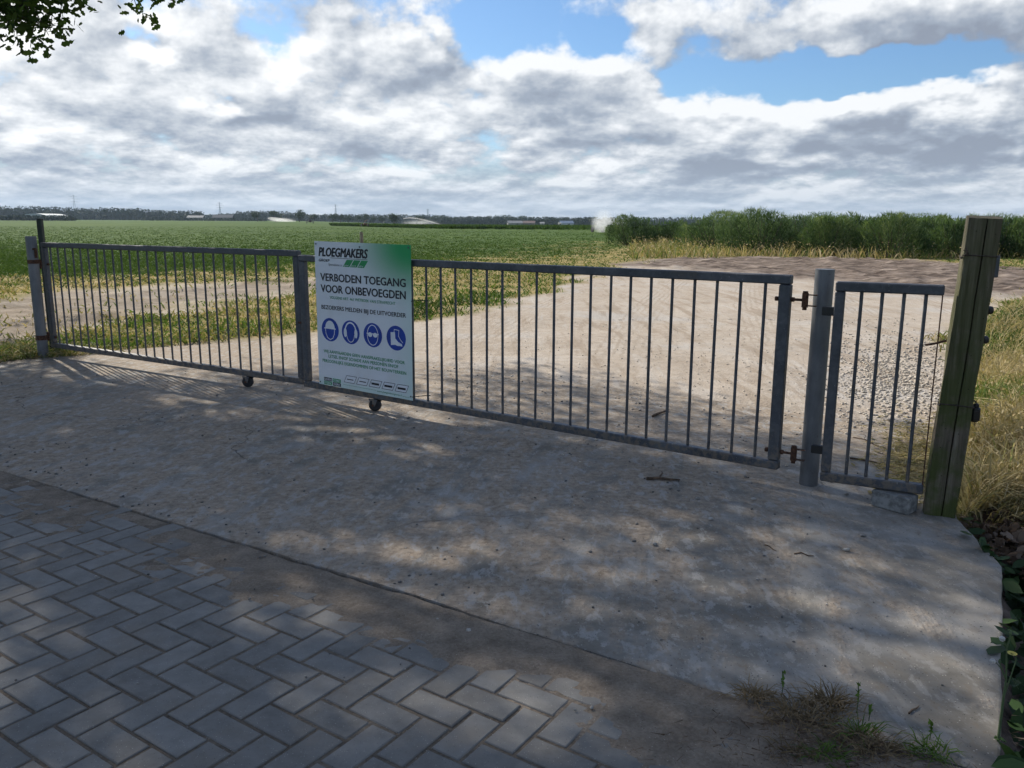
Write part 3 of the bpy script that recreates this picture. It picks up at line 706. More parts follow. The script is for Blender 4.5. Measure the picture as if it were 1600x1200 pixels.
# black key safe hanging from the wire
pk = py_(1524, 645, 3.93)
ks = empty('hanging_key_safe', tuple(pk)); tag(ks, 'small black case hanging by wire from the wooden post', 'key safe')
MB().box((0, 0, -.008), (.046, .026, .078), .010).box((0, 0, .036), (.026, .02, .022), .005).build('case', BLACKP, ks, angle=30)
MB().box((0, -.0135, -.012), (.034, .004, .05), .0015).build('cover', mat_flat('worn_black', (.02, .02, .022), .3), ks)
MB().tube([(0, 0, .046), (-.004, 0, .060), (-.016, .0, .058), (-.045, .005, .052)], .0022, 6).tube([(0, 0, .046), (-.02, .0, .072), (-.055, .01, .112)], .0016, 5).build('wire_loop', WIRE, ks)
MB().tube([(0, 0, -.046), (.003, 0, -.056), (0, 0, -.064)], .0016, 5).build('tail_wire', WIRE, ks)

# concrete block at its foot
bk = empty('concrete_block', (2.16, 3.985 - .06, 0)); 
a0, a1 = gp(1370, 790), gp(1420, 805)
bk.location = ((a0[0] + gp(1441, 799)[0]) / 2 - .03, (a0[1] + gp(1441, 799)[1]) / 2 + .0, 0); bk.rotation_euler[2] = math.radians(-50)
MB().box((0, 0, .045), (.195, .105, .09), .006).build('block', CONC, bk)
tag(bk, 'small grey concrete block lying against the foot of the wooden post', 'block')

# ------------------------------------------------------------------ the sign
def build_sign():
    Wd, Ht = 1.01, 1.135
    loc, rz, L = frame_of(*GR); nrm = np.array([math.sin(rz), -math.cos(rz)]); dd = np.array([math.cos(rz), math.sin(rz)])
    o2 = np.array(GR[0]) + dd * .222 + nrm * .047
    t = empty('warning_sign', (o2[0], o2[1], .152), rz); t.rotation_euler[1] = math.radians(.5)
    tag(t, 'tall white and green Dutch no entry notice fixed to the gate', 'sign')
    n = material('printed_board')
    s = n.new('ShaderNodeSeparateXYZ'); n.put(s.inputs[0], n.obj); X, Z = s.outputs[0], s.outputs[2]
    # printed colour wash: green in the upper right corner, pale green along the right side and the foot
    dx = n.math('DIVIDE', n.math('SUBTRACT', Wd, X), .62); dz = n.math('DIVIDE', n.math('SUBTRACT', Ht, Z), .42)
    rr = n.math('SQRT', n.math('ADD', n.math('MULTIPLY', dx, dx), n.math('MULTIPLY', dz, dz)))
    k = n.ramp(rr, .15, 1.15, 1, 0)
    k2 = n.math('MAXIMUM', n.ramp(X, .72, 1.15, 0, .40), n.ramp(Z, .0, .10, .32, 0))
    k2 = n.math('MULTIPLY', k2, n.ramp(Z, .0, .6, 1, .9))
    c = n.mix(k2, (.72, .75, .78), (.28, .62, .42)); c = n.mix(k, c, (.02, .33, .10))
    f = n.noise(n.obj, 4, 5, .6); c = n.mix(n.ramp(f, .5, .7, 0, .18), c, (.5, .47, .42))
    BOARD = setb(n, c, .45, spec=.4)
    MB().box((Wd / 2, 0, Ht / 2), (Wd, .005, Ht), .001).build('board', BOARD, t)
    BLK = mat_flat('print_black', (.010, .012, .018), .5, 0, .1); GRN = mat_flat('print_green', (.02, .26, .085), .5, 0, .1)
    BLU = mat_flat('print_blue', (.005, .045, .32), .45, 0, .1); WHT = mat_flat('print_white', (.72, .75, .78), .5, 0, .05)
    y1, y2, y3 = -.0034, -.0042, -.0050
    dg = bpy.context.evaluated_depsgraph_get
    def text(body, x, z, width, cap, mat, bold=0.0, shear=0.0, name='lettering', center=False):
        cu = bpy.data.curves.new('t', 'FONT'); cu.body = body; cu.size = 1; cu.shear = shear; cu.resolution_u = 3
        ob = bpy.data.objects.new('t', cu); COL.objects.link(ob); bpy.context.view_layer.update()
        me = bpy.data.meshes.new_from_object(ob.evaluated_get(dg())); bpy.data.objects.remove(ob)
        co = np.empty(len(me.vertices) * 3, np.float32); me.vertices.foreach_get('co', co); co = co.reshape(-1, 3)
        lo, hi = co.min(0), co.max(0); sx = width / (hi[0] - lo[0])
        capu = hi[1] - max(lo[1], -.02) if body.isupper() or any(ch.isdigit() for ch in body) else .70
        sz = cap / capu
        new = np.column_stack([x + (co[:, 0] - lo[0]) * sx, np.zeros(len(co)), z + co[:, 1] * sz]).astype(np.float32)
        if bold > 0:
            b_ = bold * sz; nv = len(new); pl = [np.array(p_.vertices) for p_ in me.polygons]; VV = []; FF = {}
            for k_, (dx, dz) in enumerate(((0, 0), (-b_, 0), (b_, 0), (0, b_ * .6), (0, -b_ * .6))):
                VV.append(new + np.array([dx, -k_ * .00004, dz]))
                for p_ in pl: FF.setdefault(len(p_), []).append(p_ + k_ * nv)
            me = npmesh(name, np.vstack(VV), [np.array(f_) for f_ in FF.values()])
        else:
            me.vertices.foreach_set('co', new.ravel()); me.update(); me.materials.clear()
        o = link(name, me, mat, t); o.location[1] = y2
        return o
    def poly(name, pts, mat, y):
        o = MB().add([(x, 0, z) for x, z in pts], [tuple(range(len(pts)))]).build(name, mat, t); o.location[1] = y; return o
    def ribbon(name, pts, wd, mat, y, closed=False):
        b = MB(); P = pts + ([pts[0]] if closed else [])
        for (x0, z0), (x1, z1) in zip(P, P[1:]):
            l = math.hypot(x1 - x0, z1 - z0) or 1; nx, nz = -(z1 - z0) / l * wd / 2, (x1 - x0) / l * wd / 2; ex, ez = (x1 - x0) / l * wd / 2, (z1 - z0) / l * wd / 2
            b.add([(x0 - ex + nx, 0, z0 - ez + nz), (x1 + ex + nx, 0, z1 + ez + nz), (x1 + ex - nx, 0, z1 + ez - nz), (x0 - ex - nx, 0, z0 - ez - nz)], [(0, 1, 2, 3)])
        for i, v in enumerate(b.v): b.v[i] = (v[0], (i // 4) * -.00004, v[2])
        o = b.build(name, mat, t); o.location[1] = y; return o
    text('PLOEGMAKERS', .050, 1.024, .532, .066, BLK, .045, .22)
    text('GROEP', .048, .982, .122, .020, BLK, .03, .22)
    ribbon('rule', [(.182, 1.013), (.577, 1.013)], .003, BLK, y2)
    text('Specialisten in', .156, .953, .150, .017, BLK, 0, .1)
    for k, wd in enumerate(('groen', 'grond', 'infra')):
        x = .314 + k * .078
        poly('logo_panel', [(x, .951), (x + .070, .951), (x + .114, 1.005), (x + .044, 1.005)], GRN, y1)
        o = text(wd, x + .014, .957, .048, .013, WHT, 0, .15); o.location[1] = y2 - .0005
    text('VERBODEN TOEGANG', .060, .834, .898, .058, BLK, .030)
    text('VOOR ONBEVOEGDEN', .060, .745, .897, .059, BLK, .030)
    text('VOLGENS ART. 461 WETBOEK VAN STRAFRECHT', .158, .697, .697, .022, GRN, .008)
    text('BEZOEKERS MELDEN BIJ DE UITVOERDER', .060, .612, .897, .032, BLK, .022)
    def ell(cx, cz, a, b, n=40, p0=0, p1=2 * math.pi): return [(cx + a * math.cos(p0 + (p1 - p0) * k / n), cz + b * math.sin(p0 + (p1 - p0) * k / n)) for k in range(n + (0 if abs(p1 - p0 - 2 * math.pi) < 1e-6 else 1))]
    CZ = .452; R_ = .097
    names = ('helmet_symbol', 'ear_protection_symbol', 'goggles_symbol', 'safety_boot_symbol')
    for nm, cx in zip(names, (.150, .379, .616, .856)): poly(nm, ell(cx, CZ, R_, R_ * .95, 48), BLU, y1)
    # helmet
    cx = .150; poly('helmet_print', ell(cx, CZ + .012, .054, .060, 20, 0, math.pi), WHT, y2)
    ribbon('face_print', [(cx - .062, CZ + .010), (cx + .062, CZ + .010)], .008, WHT, y2 - .0003)
    ribbon('face_print', [(cx - .052, CZ + .008), (cx - .048, CZ - .030), (cx - .030, CZ - .064), (cx, CZ - .078), (cx + .030, CZ - .064), (cx + .048, CZ - .030), (cx + .052, CZ + .008)], .006, WHT, y2 - .0006)
    # ear protection
    cx = .379; ribbon('headband_print', ell(cx, CZ + .006, .058, .068, 16, .1, math.pi - .1), .012, WHT, y2)
    for s in (-1, 1): poly('ear_cup_print', ell(cx + s * .058, CZ - .006, .017, .036, 16), WHT, y2 - .0004)
    ribbon('face_print', ell(cx, CZ - .008, .044, .068, 24, math.pi * 1.06, math.pi * 1.94), .006, WHT, y2 - .0006)
    # goggles
    cx = .616; ribbon('face_print', ell(cx, CZ, .056, .076, 28), .006, WHT, y2, True)
    for s in (-1, 1): poly('lens_print', ell(cx + s * .027, CZ + .002, .023, .018, 18), WHT, y2 - .0004)
    ribbon('strap_print', [(cx - .060, CZ + .010), (cx + .060, CZ + .010)], .007, WHT, y2 - .0008)
    # boot
    cx = .856; poly('boot_print', [(cx - .055, CZ + .040), (cx - .010, CZ + .044), (cx - .008, CZ - .002), (cx + .020, CZ - .026), (cx + .058, CZ - .040), (cx + .062, CZ - .056), (cx + .010, CZ - .056), (cx - .010, CZ - .050), (cx - .052, CZ - .056)], WHT, y2)
    ribbon('boot_outline', [(cx - .018, CZ + .046), (cx - .016, CZ + .064), (cx + .030, CZ + .060), (cx + .026, CZ + .016), (cx + .044, CZ - .008), (cx + .066, CZ - .028)], .005, WHT, y2 - .0005)
    text('WIJ AANVAARDEN GEEN AANSPRAKELIJKHEID VOOR', .068, .265, .871, .025, GRN, .012)
    text('LETSEL EN/OF SCHADE AAN PERSONEN EN/OF', .122, .228, .751, .025, GRN, .012)
    text('PERSOONLIJKE EIGENDOMMEN OP HET BOUWTERREIN', .052, .187, .900, .025, GRN, .012)
    # foot of the board
    poly('logo_panel', [(.060, .036), (.150, .036), (.150, .064), (.060, .064)], BLK, y1); poly('logo_panel', [(.160, .036), (.252, .036), (.252, .064), (.160, .064)], GRN, y1)
    poly('logo_panel', [(.060, .006), (.150, .006), (.150, .033), (.060, .033)], GRN, y1); poly('logo_panel', [(.160, .006), (.252, .006), (.252, .033), (.160, .033)], BLK, y1)
    for b_, x, z in (('SAMEN', .066, .041), ('STERK', .166, .041), ('STERK', .066, .011), ('WERK', .166, .011)): text(b_, x, z, .078, .017, WHT, .01)
    for k in range(5):
        x = .293 + k * .136
        P4 = [(x, .052), (x + .110, .052), (x + .138, .106), (x + .028, .106)]
        poly('logo_panel', P4, WHT, y1); ribbon('logo_outline', P4, .0035, BLK, y2, True)
        ribbon('logo_mark', [(x + .035, .078), (x + .10, .078)], .016 if k > 1 else .007, BLK, y2 - .0006)
    ribbon('rule', [(.282, .030), (.64, .030)], .002, GRN, y2); ribbon('rule', [(.915, .020), (.985, .020)], .002, GRN, y2)
    text('www.ploegmakersgroep.nl', .648, .020, .258, .014, GRN, 0)
    # screws and tie wires
    for x, z in ((.02, Ht - .02), (.50, Ht - .03), (Wd - .02, Ht - .02), (.015, .02), (Wd - .015, .03)):
        MB().tube([(x, -.002, z), (x, -.007, z)], .006, 8).build('screw', STEEL, t)
    MB().tube([(Wd + .004, -.01, .735), (Wd + .05, .03, .742), (Wd + .125, .045, .741)], .0032, 5).build('tie_wire', DGREEN, t)
    MB().tube([(Wd + .004, -.01, .03), (Wd + .05, .03, .037), (Wd + .135, .045, .052)], .0032, 5).build('tie_wire', DGREEN, t)
    MB().tube([(-.02, .03, .77), (.005, -.006, .765)], .0032, 5).build('tie_wire', DGREEN, t)
    return t
build_sign()
bs = py_(562, 375, 6.45)
bt = empty('bamboo_stake', (bs[0], 6.46, 0)); tag(bt, 'thin pale bamboo stake standing up behind the sign', 'stake')
BAM = mat_flat('bamboo', (.38, .29, .19), .6, 0, .3, 30)
MB().tube([(-.012, 0, .25), (0, 0, .7), (.008, 0, 1.36)], .008, 8).build('cane', BAM, bt)
MB().tube([(.022, 0, .25), (.024, 0, .7), (.020, 0, 1.355)], .006, 8).build('cane', BAM, bt)
# ------------------------------------------------------------------ leaf and blade clouds
def unit(v): return v / np.maximum(np.linalg.norm(v, axis=-1, keepdims=True), 1e-9)
def blades(P, D, Ln, Wd, droop, tint, rng, seg=2):
    """grass blades: base P, direction D, length, width, droop"""
    n = len(P); D = unit(D); S = unit(np.cross(D, unit(rng.normal(size=(n, 3)))))
    w_ = Wd[:, None] / 2; L = Ln[:, None]; g = np.array([0, 0, -1.0])
    hor = unit(D * [1, 1, 0] + rng.normal(size=(n, 3)) * [.05, .05, 0])
    if seg == 1:
        V = np.stack([P - S * w_, P + S * w_, P + D * L + (hor + g * .5) * L * droop[:, None]], 1).reshape(-1, 3)
        Fc = [np.arange(3 * n).reshape(-1, 3)]; return V, Fc, np.repeat(tint, 3)
    m = P + D * L * .55 + hor * L * droop[:, None] * .22
    tip = P + D * L + (hor * .8 + g * .6) * L * droop[:, None]
    V = np.stack([P - S * w_, P + S * w_, m + S * w_ * .8, m - S * w_ * .8, tip], 1).reshape(-1, 3)
    b = np.arange(n)[:, None] * 5
    return V, [b + np.array([0, 1, 2, 3]), b + np.array([3, 2, 4])], np.repeat(tint, 5)
LEAF_OUT = np.array([(0, 0), (.16, .22), (.10, .34), (.27, .50), (.17, .62), (.22, .80), (0, 1), (-.22, .80), (-.17, .62), (-.27, .50), (-.10, .34), (-.16, .22)])
LEAF_HEX = np.array([(0, 0), (.24, .3), (.22, .65), (0, 1), (-.22, .65), (-.24, .3)])
LEAF_QUAD = np.array([(0, 0), (.36, .5), (0, 1), (-.36, .5)])
def leaves(C, size, tint, rng, shape=LEAF_QUAD, flat=0.0, updir=None, cup=0.0):
    n = len(C); k = len(shape)
    a = unit(rng.normal(size=(n, 3)) * [1, 1, 1 - flat] + (0 if updir is None else updir))
    r = unit(rng.normal(size=(n, 3)) * (1 - flat) + np.array([0, 0, 1.0]) * flat * 2)
    b = unit(np.cross(a, r)); nn = np.cross(a, b)
    sx = shape[:, 0][None, :, None]; sy = (shape[:, 1] - .5)[None, :, None]; sz = size[:, None, None]
    V = C[:, None, :] + (b[:, None, :] * sx + a[:, None, :] * sy + nn[:, None, :] * cup * (np.abs(sx) + sy * sy)) * sz
    return V.reshape(-1, 3), [np.arange(n * k).reshape(n, k)], np.repeat(tint, k)
def join(parts):
    V, T, byk = [], [], {}; o = 0
    for v, fs, t in parts:
        for f in fs: byk.setdefault(f.shape[1], []).append(f + o)
        V.append(v); T.append(t); o += len(v)
    return np.vstack(V), [np.vstack(x) for x in byk.values()], np.concatenate(T)
def cloud(name, parts, mat, parent=None):
    V, Fc, T = join(parts); return link(name, npmesh(name, V, Fc, T), mat, parent)

G_OAK = mat_tint('oak_leaves', [(0, (.030, .060, .012)), (.5, (.060, .110, .022)), (1, (.12, .19, .04))], .55, .5)
G_FAR = mat_tint('far_leaves', [(0, (.016, .030, .012)), (.5, (.030, .054, .020)), (1, (.060, .092, .034))], .8, .15)
G_WOOD = mat_tint('far_wood_leaves', [(0, (.016, .030, .018)), (.5, (.028, .048, .026)), (1, (.048, .074, .036))], .9)
G_BUSH = mat_tint('shrub_leaves', [(0, (.032, .060, .026)), (.4, (.070, .120, .048)), (.75, (.135, .20, .075)), (1, (.23, .28, .13))], .8, .35, .1)
G_GRASS = mat_tint('grass_blades', [(0, (.045, .085, .014)), (.35, (.10, .175, .030)), (.55, (.17, .20, .055)), (.75, (.33, .26, .12)), (1, (.50, .41, .24))], .75, .3)
G_CROP = mat_tint('crop_leaves', [(0, (.038, .072, .016)), (.5, (.070, .125, .028)), (.9, (.125, .185, .048)), (1, (.34, .36, .24))], .9, .25, .08)
G_IVY = mat_tint('ditch_leaves', [(0, (.012, .030, .008)), (.6, (.030, .066, .016)), (1, (.07, .12, .03))], .5, .25)
G_DEAD = mat_tint('dead_leaves', [(0, (.05, .030, .018)), (.5, (.13, .085, .055)), (1, (.26, .20, .15))], .85, .1)
BARK = mat_flat('oak_bark', (.075, .060, .045), .95, 0, .5, 14)

# ------------------------------------------------------------------ oak beside the gate (its crown hangs in at the upper left and shades the drive)
def oak(name, x, y, label, seed, crown_r=4.65, z0=4.3, ztop=12.5, limbs=24, extra=(), dens=1.6, low=None):
    rng = np.random.default_rng(seed); t = empty(name, (x, y, 0)); tag(t, label, 'tree')
    b = MB(); pts = [(0, 0, -.3), (.03, .02, .3), (.05, -.04, 2), (-.05, .05, 4), (.1, .1, 6.5), (0, 0, 9), (.1, -.1, ztop - 1.2)]
    b.tube(pts, [.48, .36, .29, .26, .20, .12, .03], 14)
    ends = []
    for i in range(limbs):
        zs = rng.uniform(3.2, ztop - 3.5); a = 2.4 * i + rng.normal() * .3
        k = (zs - 3.2) / (ztop - 6.7); R = crown_r * (1 - .35 * k * k) * rng.uniform(.75, 1.0)
        zt = min(zs + rng.uniform(.7, 2.6) + 1.0, ztop)
        p0 = np.array([0, 0, zs]); p3 = np.array([R * math.cos(a), R * math.sin(a), max(zt, z0 + .5)])
        if i % 4 == 3 and (x + p3[0]) / (y + p3[1]) < -.9: p3[2] = 3.2  # some limbs outside the view are lowered to shade more ground
        mid = (p0 + p3) / 2 + rng.normal(size=3) * .35 + [0, 0, .3]
        b.tube([p0, p0 * .6 + mid * .4, mid, mid * .4 + p3 * .6, p3], [.11, .085, .06, .04, .012], 7)
        for f in np.linspace(.35, 1, 6):
            base = mid + (p3 - mid) * (2 * f - 1) if f > .5 else p0 + (mid - p0) * 2 * f
            for j in range(3):
                e = base + rng.normal(size=3) * [.95, .95, .7] * (.55 + .45 * f)
                zmin = z0 if (x + e[0]) / max(.1, y + e[1]) > -.78 else 2.7
                if e[2] < zmin: e[2] = zmin + rng.random() * .5
                uu, vv, ff = proj(np.array([x, y, 0]) + e)
                if ff[0] > 0 and uu[0] > -70 and vv[0] > -75: continue
                b.tube([base, (base + e) / 2 + rng.normal(size=3) * .08, e], [.022, .014, .005], 5); ends.append((e, .50))
    for (ex, lowz) in extra:
        e = np.array(ex) - [x, y, 0]; base = np.array([e[0] * .45, e[1] * .45, lowz + 1.0])
        b.tube([(0, 0, lowz - .3), base, (base + e) / 2 + [0, 0, .35], e], [.08, .05, .028, .006], 6); ends.append((e, .22))
        for j in range(3):
            q = e + rng.normal(size=3) * [.16, .16, .14]; b.tube([e + [0, 0, .15], q], [.008, .003], 5); ends.append((q, .17))
    if low is not None:                       # low leafy limb out of view, added to shade the left gate leaf's foot
        lc = np.array(low) - [x, y, 0]; b.tube([(0, 0, 3.4), lc * [.5, .5, 0] + [0, 0, 4.2], lc], [.12, .08, .02], 7)
        for j in range(80):
            e = lc + rng.normal(size=3) * [1.7, 1.4, .8]
            if (x + e[0]) / (y + e[1]) > -.66: continue
            b.tube([lc * [.8, .8, 1], (lc + e) / 2, e], [.02, .012, .004], 5); ends.append((e, .39))
    b.build('trunk', BARK, t, smooth=True)
    C = []; tn = []
    for e, rad in ends:
        if rad > .4:
            q_ = np.array([x, y, 0]) + e; sd_ = np.array(sun_dir); a_ = q_ @ np.array([math.cos(SUN_AZ), math.sin(SUN_AZ), 0]); b_ = q_[2] - (q_[1] * math.cos(SUN_AZ) - q_[0] * math.sin(SUN_AZ)) * math.tan(SUN_EL)
            if rng.random() < .05 + .93 * float(sstep(N2.fbm(np.array([a_ * .62 + 3]), np.array([b_ * .62]), 2)[0], .012, .09)): continue  # crown thinned along the sun's direction so light patches reach the drive
        n = int((rng.integers(70, 150) if rad > .4 else 90 if rad > .3 else 22 if rad > .2 else 10) * dens)
        q = e + rng.normal(size=(n, 3)) * rad * [.62, .62, .48]; C.append(q); tn.append(np.clip(rng.normal(.45, .22, n) + (q[:, 2] - e[2]) * .25, 0, 1))
    C = np.vstack(C); tn = np.concatenate(tn)
    cloud('crown', [leaves(C, rng.uniform(.085, .135, len(C)), tn, rng, LEAF_OUT, .25, None, .12)], G_OAK, t)
    return t
ex = [(tuple(py_(u, v, Y)), 4.6) for u, v, Y in ((12, 10, 8.6), (46, 22, 8.6), (18, 42, 8.5), (60, 38, 8.7), (20, -12, 8.7), (98, -38, 8.8), (104, -22, 8.8), (190, -40, 8.9), (224, -24, 8.9), (268, -36, 9.0), (245, -44, 9.0))]
oak('oak_tree', -7.95, 10.6, 'leafy oak whose lobed leaves hang into the upper left corner', 11, extra=ex, low=(-9.5, 13.4, 5.8))

oak('oak_tree', -14.8, 14.0, 'second oak of the road side row, farther left and outside the view', 23)

# ------------------------------------------------------------------ grasses
def scatter(n, u0, u1, v0, v1, rng, power=1.0):
    """points on the ground spread evenly over a view sector: returns x, y"""
    u = rng.uniform(u0, u1, n); v = v1 - (v1 - v0) * rng.random(n) ** power
    D = np.array([ray(a, b) for a, b in zip(u, v)]); t = -CAM_H / D[:, 2]
    return D[:, 0] * t, D[:, 1] * t
def veg_field():
    rng = np.random.default_rng(3); parts = []
    # low leafy crop, in clumps, to about 140 m
    x, y = scatter(70000, -120, 1700, 354, 452, rng, .9)
    s, m, dr = zones(x, y); keep = (s < .35) & (rng.random(len(x)) > dr * .9); x, y, dr = x[keep], y[keep], dr[keep]
    dist = np.hypot(x, y); z = ground_z(x, y)
    k = 3; P = np.repeat(np.column_stack([x, y, z]), k, 0); n = len(P); dd = np.repeat(dist, k)
    P += rng.normal(size=(n, 3)) * [.10, .10, 0]
    D = rng.normal(size=(n, 3)) * [.7, .7, 0] + [0, 0, 1]
    patch = N1.fbm(P[:, 0] * .12, P[:, 1] * .12, 4)
    Ln = rng.uniform(.07, .19, n) * (.8 + patch); tn = np.clip(rng.normal(.42, .2, n) + patch * .8, 0, .9); tn[rng.random(n) < .004] = 1.0
    parts.append(blades(P, D, Ln, rng.uniform(.016, .034, n) * (1 + dd / 80), np.full(n, .35), tn, rng, 1))
    o = cloud('field_crop', parts, G_CROP); tag(o, 'low green crop covering the wide field behind the gate', 'crop', None, 'stuff')
veg_field()
def veg_grass():
    rng = np.random.default_rng(4)
    # rough grass and weeds between field, tracks and yard
    x, y = scatter(95000, -150, 1650, 376, 575, rng, 1.15)
    s, m, dr = zones(x, y); dist = np.hypot(x, y); cl = N2.fbm(x * 1.1, y * 1.1, 3); sl = sdf(SLAB, x, y); sy = sdf(YARD, x, y)
    keep = (rng.random(len(x)) < np.clip(dr, 0, 1) * (1 - s) ** 1.5 * np.clip(.75 + cl * 2.2, .05, 1)) & (sl < -.08) & (np.abs(x * N_[0] + y * N_[1]) > P_EDGE + .3)
    x, y, dist, cl, sy = x[keep], y[keep], dist[keep], cl[keep], sy[keep]; n = len(x)
    P = np.column_stack([x, y, ground_z(x, y)])
    # lush along the rim of the yard, parched further off
    lush = np.exp(-((sy + .55) / .55) ** 2) * sstep(x, -3.2, -1.8) * (1 - sstep(dist, 14, 20)) + .45 * np.exp(-((sy + .6) / .8) ** 2) * (1 - sstep(dist, 14, 26))
    tn = np.clip(rng.normal(.56, .17, n) - lush * .5 - N3.fbm(x * .6, y * .6, 3) * .9, .02, 1)
    Ln = rng.uniform(.04, .13, n) * (1 + lush * .7) * (1 + cl * .6)
    D = rng.normal(size=(n, 3)) * [.55, .55, 0] + [0, 0, 1]
    parts = [blades(P, D, Ln, rng.uniform(.007, .013, n) * (1 + dist / 14), rng.uniform(.1, .6, n), tn, rng, 2)]
    o = cloud('rough_grass', parts, G_GRASS); tag(o, 'rough green and straw coloured grass around the sandy yard', 'grass', None, 'stuff')
    # shaded clump round the left post
    x = rng.normal(-5.25, .45, 5200); y = rng.normal(8.55, .38, 5200); k = (sdf(SLAB, x, y) < .25); x, y = x[k], y[k]; n = len(x)
    P = np.column_stack([x, y, np.maximum(ground_z(x, y), -.01)])
    o = cloud('grass_clump', [blades(P, rng.normal(size=(n, 3)) * [.8, .8, 0] + [0, 0, 1], rng.uniform(.05, .20, n), rng.uniform(.007, .013, n), rng.uniform(.2, .8, n), np.clip(rng.normal(.62, .22, n), 0, 1), rng, 2)], G_GRASS)
    tag(o, 'brown and green grass growing round the foot of the left post', 'grass', None, 'stuff')
    # tall dry grass right of the wooden post
    x, y = scatter(30000, 1485, 1800, 470, 800, rng); N = len(x)
    sy = sdf(YARD, x, y); ang = x / y
    k = (sy < -.10) & (y > 3.95) & (sdf(VERGE_R, x, y) < .05) & (rng.random(N) < np.clip(.65 + N1.fbm(x * 1.5, y * 1.5, 3) * 2, .1, 1)); x, y, sy = x[k], y[k], sy[k]; n = len(x)
    P = np.column_stack([x, y, np.minimum(ground_z(x, y), .05) - .02]); gd = sstep(N2.fbm(x * .9, y * .9, 3), .03, .2)
    Ln = rng.uniform(.18, .50, n) * np.clip(.55 - sy * 1.2, .4, 1.0); tn = np.clip(rng.normal(.85, .13, n) - gd * .45, 0, 1)
    parts = [blades(P, rng.normal(size=(n, 3)) * [.38, .38, 0] + [.12, -.1, 1], Ln, rng.uniform(.005, .010, n), rng.uniform(.15, .75, n), tn, rng, 2)]
    # seed heads
    h = rng.choice(n, 1500); Q = P[h] + np.column_stack([rng.normal(0, .04, 1500), rng.normal(0, .04, 1500), Ln[h] * rng.uniform(.85, 1.15, 1500)])
    parts.append(leaves(Q, rng.uniform(.014, .034, 1500), np.clip(rng.normal(.93, .06, 1500), 0, 1), rng, LEAF_HEX, 0, np.array([0, 0, 2.0])))
    o = cloud('tall_dry_grass', parts, G_GRASS); tag(o, 'tall straw coloured grass standing right of the wooden post', 'grass', None, 'stuff')
    # flowering dry weeds along the foot of the shrubs
    x, y = scatter(11000, 985, 1750, 372, 405, rng); s, m, dr = zones(x, y); k = (s < .5); x, y = x[k], y[k]; n = len(x)
    P = np.column_stack([x, y, ground_z(x, y)]); cl = N2.fbm(x * .35, y * .35, 3)
    parts = [blades(P, rng.normal(size=(n, 3)) * [.3, .3, 0] + [0, 0, 1], rng.uniform(.25, .62, n) * (1 + cl), rng.uniform(.025, .05, n), rng.uniform(.1, .5, n), np.clip(rng.normal(.72, .18, n) + cl * .8, 0, 1), rng, 2)]
    h = rng.choice(n, 2600); Q = P[h] + np.column_stack([rng.normal(0, .1, 2600), rng.normal(0, .1, 2600), rng.uniform(.3, .65, 2600)])
    parts.append(leaves(Q, rng.uniform(.05, .11, 2600), np.clip(rng.normal(.9, .08, 2600), 0, 1), rng, LEAF_QUAD, .6))
    o = cloud('flowering_weeds', parts, G_GRASS); tag(o, 'pale flowering weeds and dry grass along the foot of the shrubs', 'weeds', None, 'stuff')
veg_grass()

# ------------------------------------------------------------------ ditch plants, leaf litter
def veg_ditch():
    rng = np.random.default_rng(5)
    N = 9000; x = rng.uniform(1.0, 4.2, N); y = rng.uniform(.8, 4.6, N); dt = sdf(VERGE_R, x, y)
    k = (dt > .03) | ((dt > -.05) & (N2.fbm(x * 3, y * 3, 2) > .06)); x, y, dt = x[k], y[k], dt[k]; n = len(x)
    z = ground_z(x, y) + rng.uniform(.0, .42, n) * sstep(dt, .0, .25) * (.75 + N1.fbm(x * 3, y * 3, 3) * 1.2)
    z = np.where(dt < .04, rng.uniform(-.05, .03, n), z)
    P = np.column_stack([x, y, z])
    o = cloud('ditch_plants', [leaves(P, rng.uniform(.05, .11, n), np.clip(rng.normal(.42, .2, n), 0, 1), rng, LEAF_HEX, .55, None, .15)], G_IVY)
    tag(o, 'dark broad leaved plants filling the ditch right of the slab', 'ground cover', None, 'stuff')
    n = 700; c = gp(1530, 830); x = rng.normal(2.52, .16, n); y = rng.normal(3.78, .20, n); k = (sdf(SLAB, x, y) < -.02); x, y = x[k], y[k]; n = len(x)
    P = np.column_stack([x, y, -.10 + rng.uniform(-.03, .09, n)])
    o = cloud('leaf_litter', [leaves(P, rng.uniform(.04, .10, n), np.clip(rng.normal(.5, .25, n), 0, 1), rng, LEAF_OUT, .45, None, .5)], G_DEAD)
    tag(o, 'heap of curled brown dead leaves beside the wooden post foot', 'leaves', None, 'stuff')
    # straw and chaff on the slab behind the side panel
    n = 2600; q = np.array([gp(u, v)[:2] for u, v in zip(rng.normal(1432, 32, n), rng.normal(722, 34, n))])
    k = (q[:, 1] > 3.9 + (2.3 - q[:, 0]) * .45) ; q = q[k]; n = len(q); P = np.column_stack([q, np.full(n, .006) + rng.random(n) * .012])
    o = cloud('straw_litter', [blades(P, rng.normal(size=(n, 3)) * [1, 1, .08], rng.uniform(.03, .10, n), rng.uniform(.003, .007, n), np.full(n, .05), np.clip(rng.normal(.85, .15, n), .5, 1), rng, 1),
                               leaves(P[: n // 3] + [0, 0, .003], rng.uniform(.02, .05, n // 3), np.full(n // 3, .72), rng, LEAF_HEX, .8, None, .3)], G_GRASS)
    tag(o, 'brown straw litter lying behind the narrow side panel', 'litter', None, 'stuff')
veg_ditch()

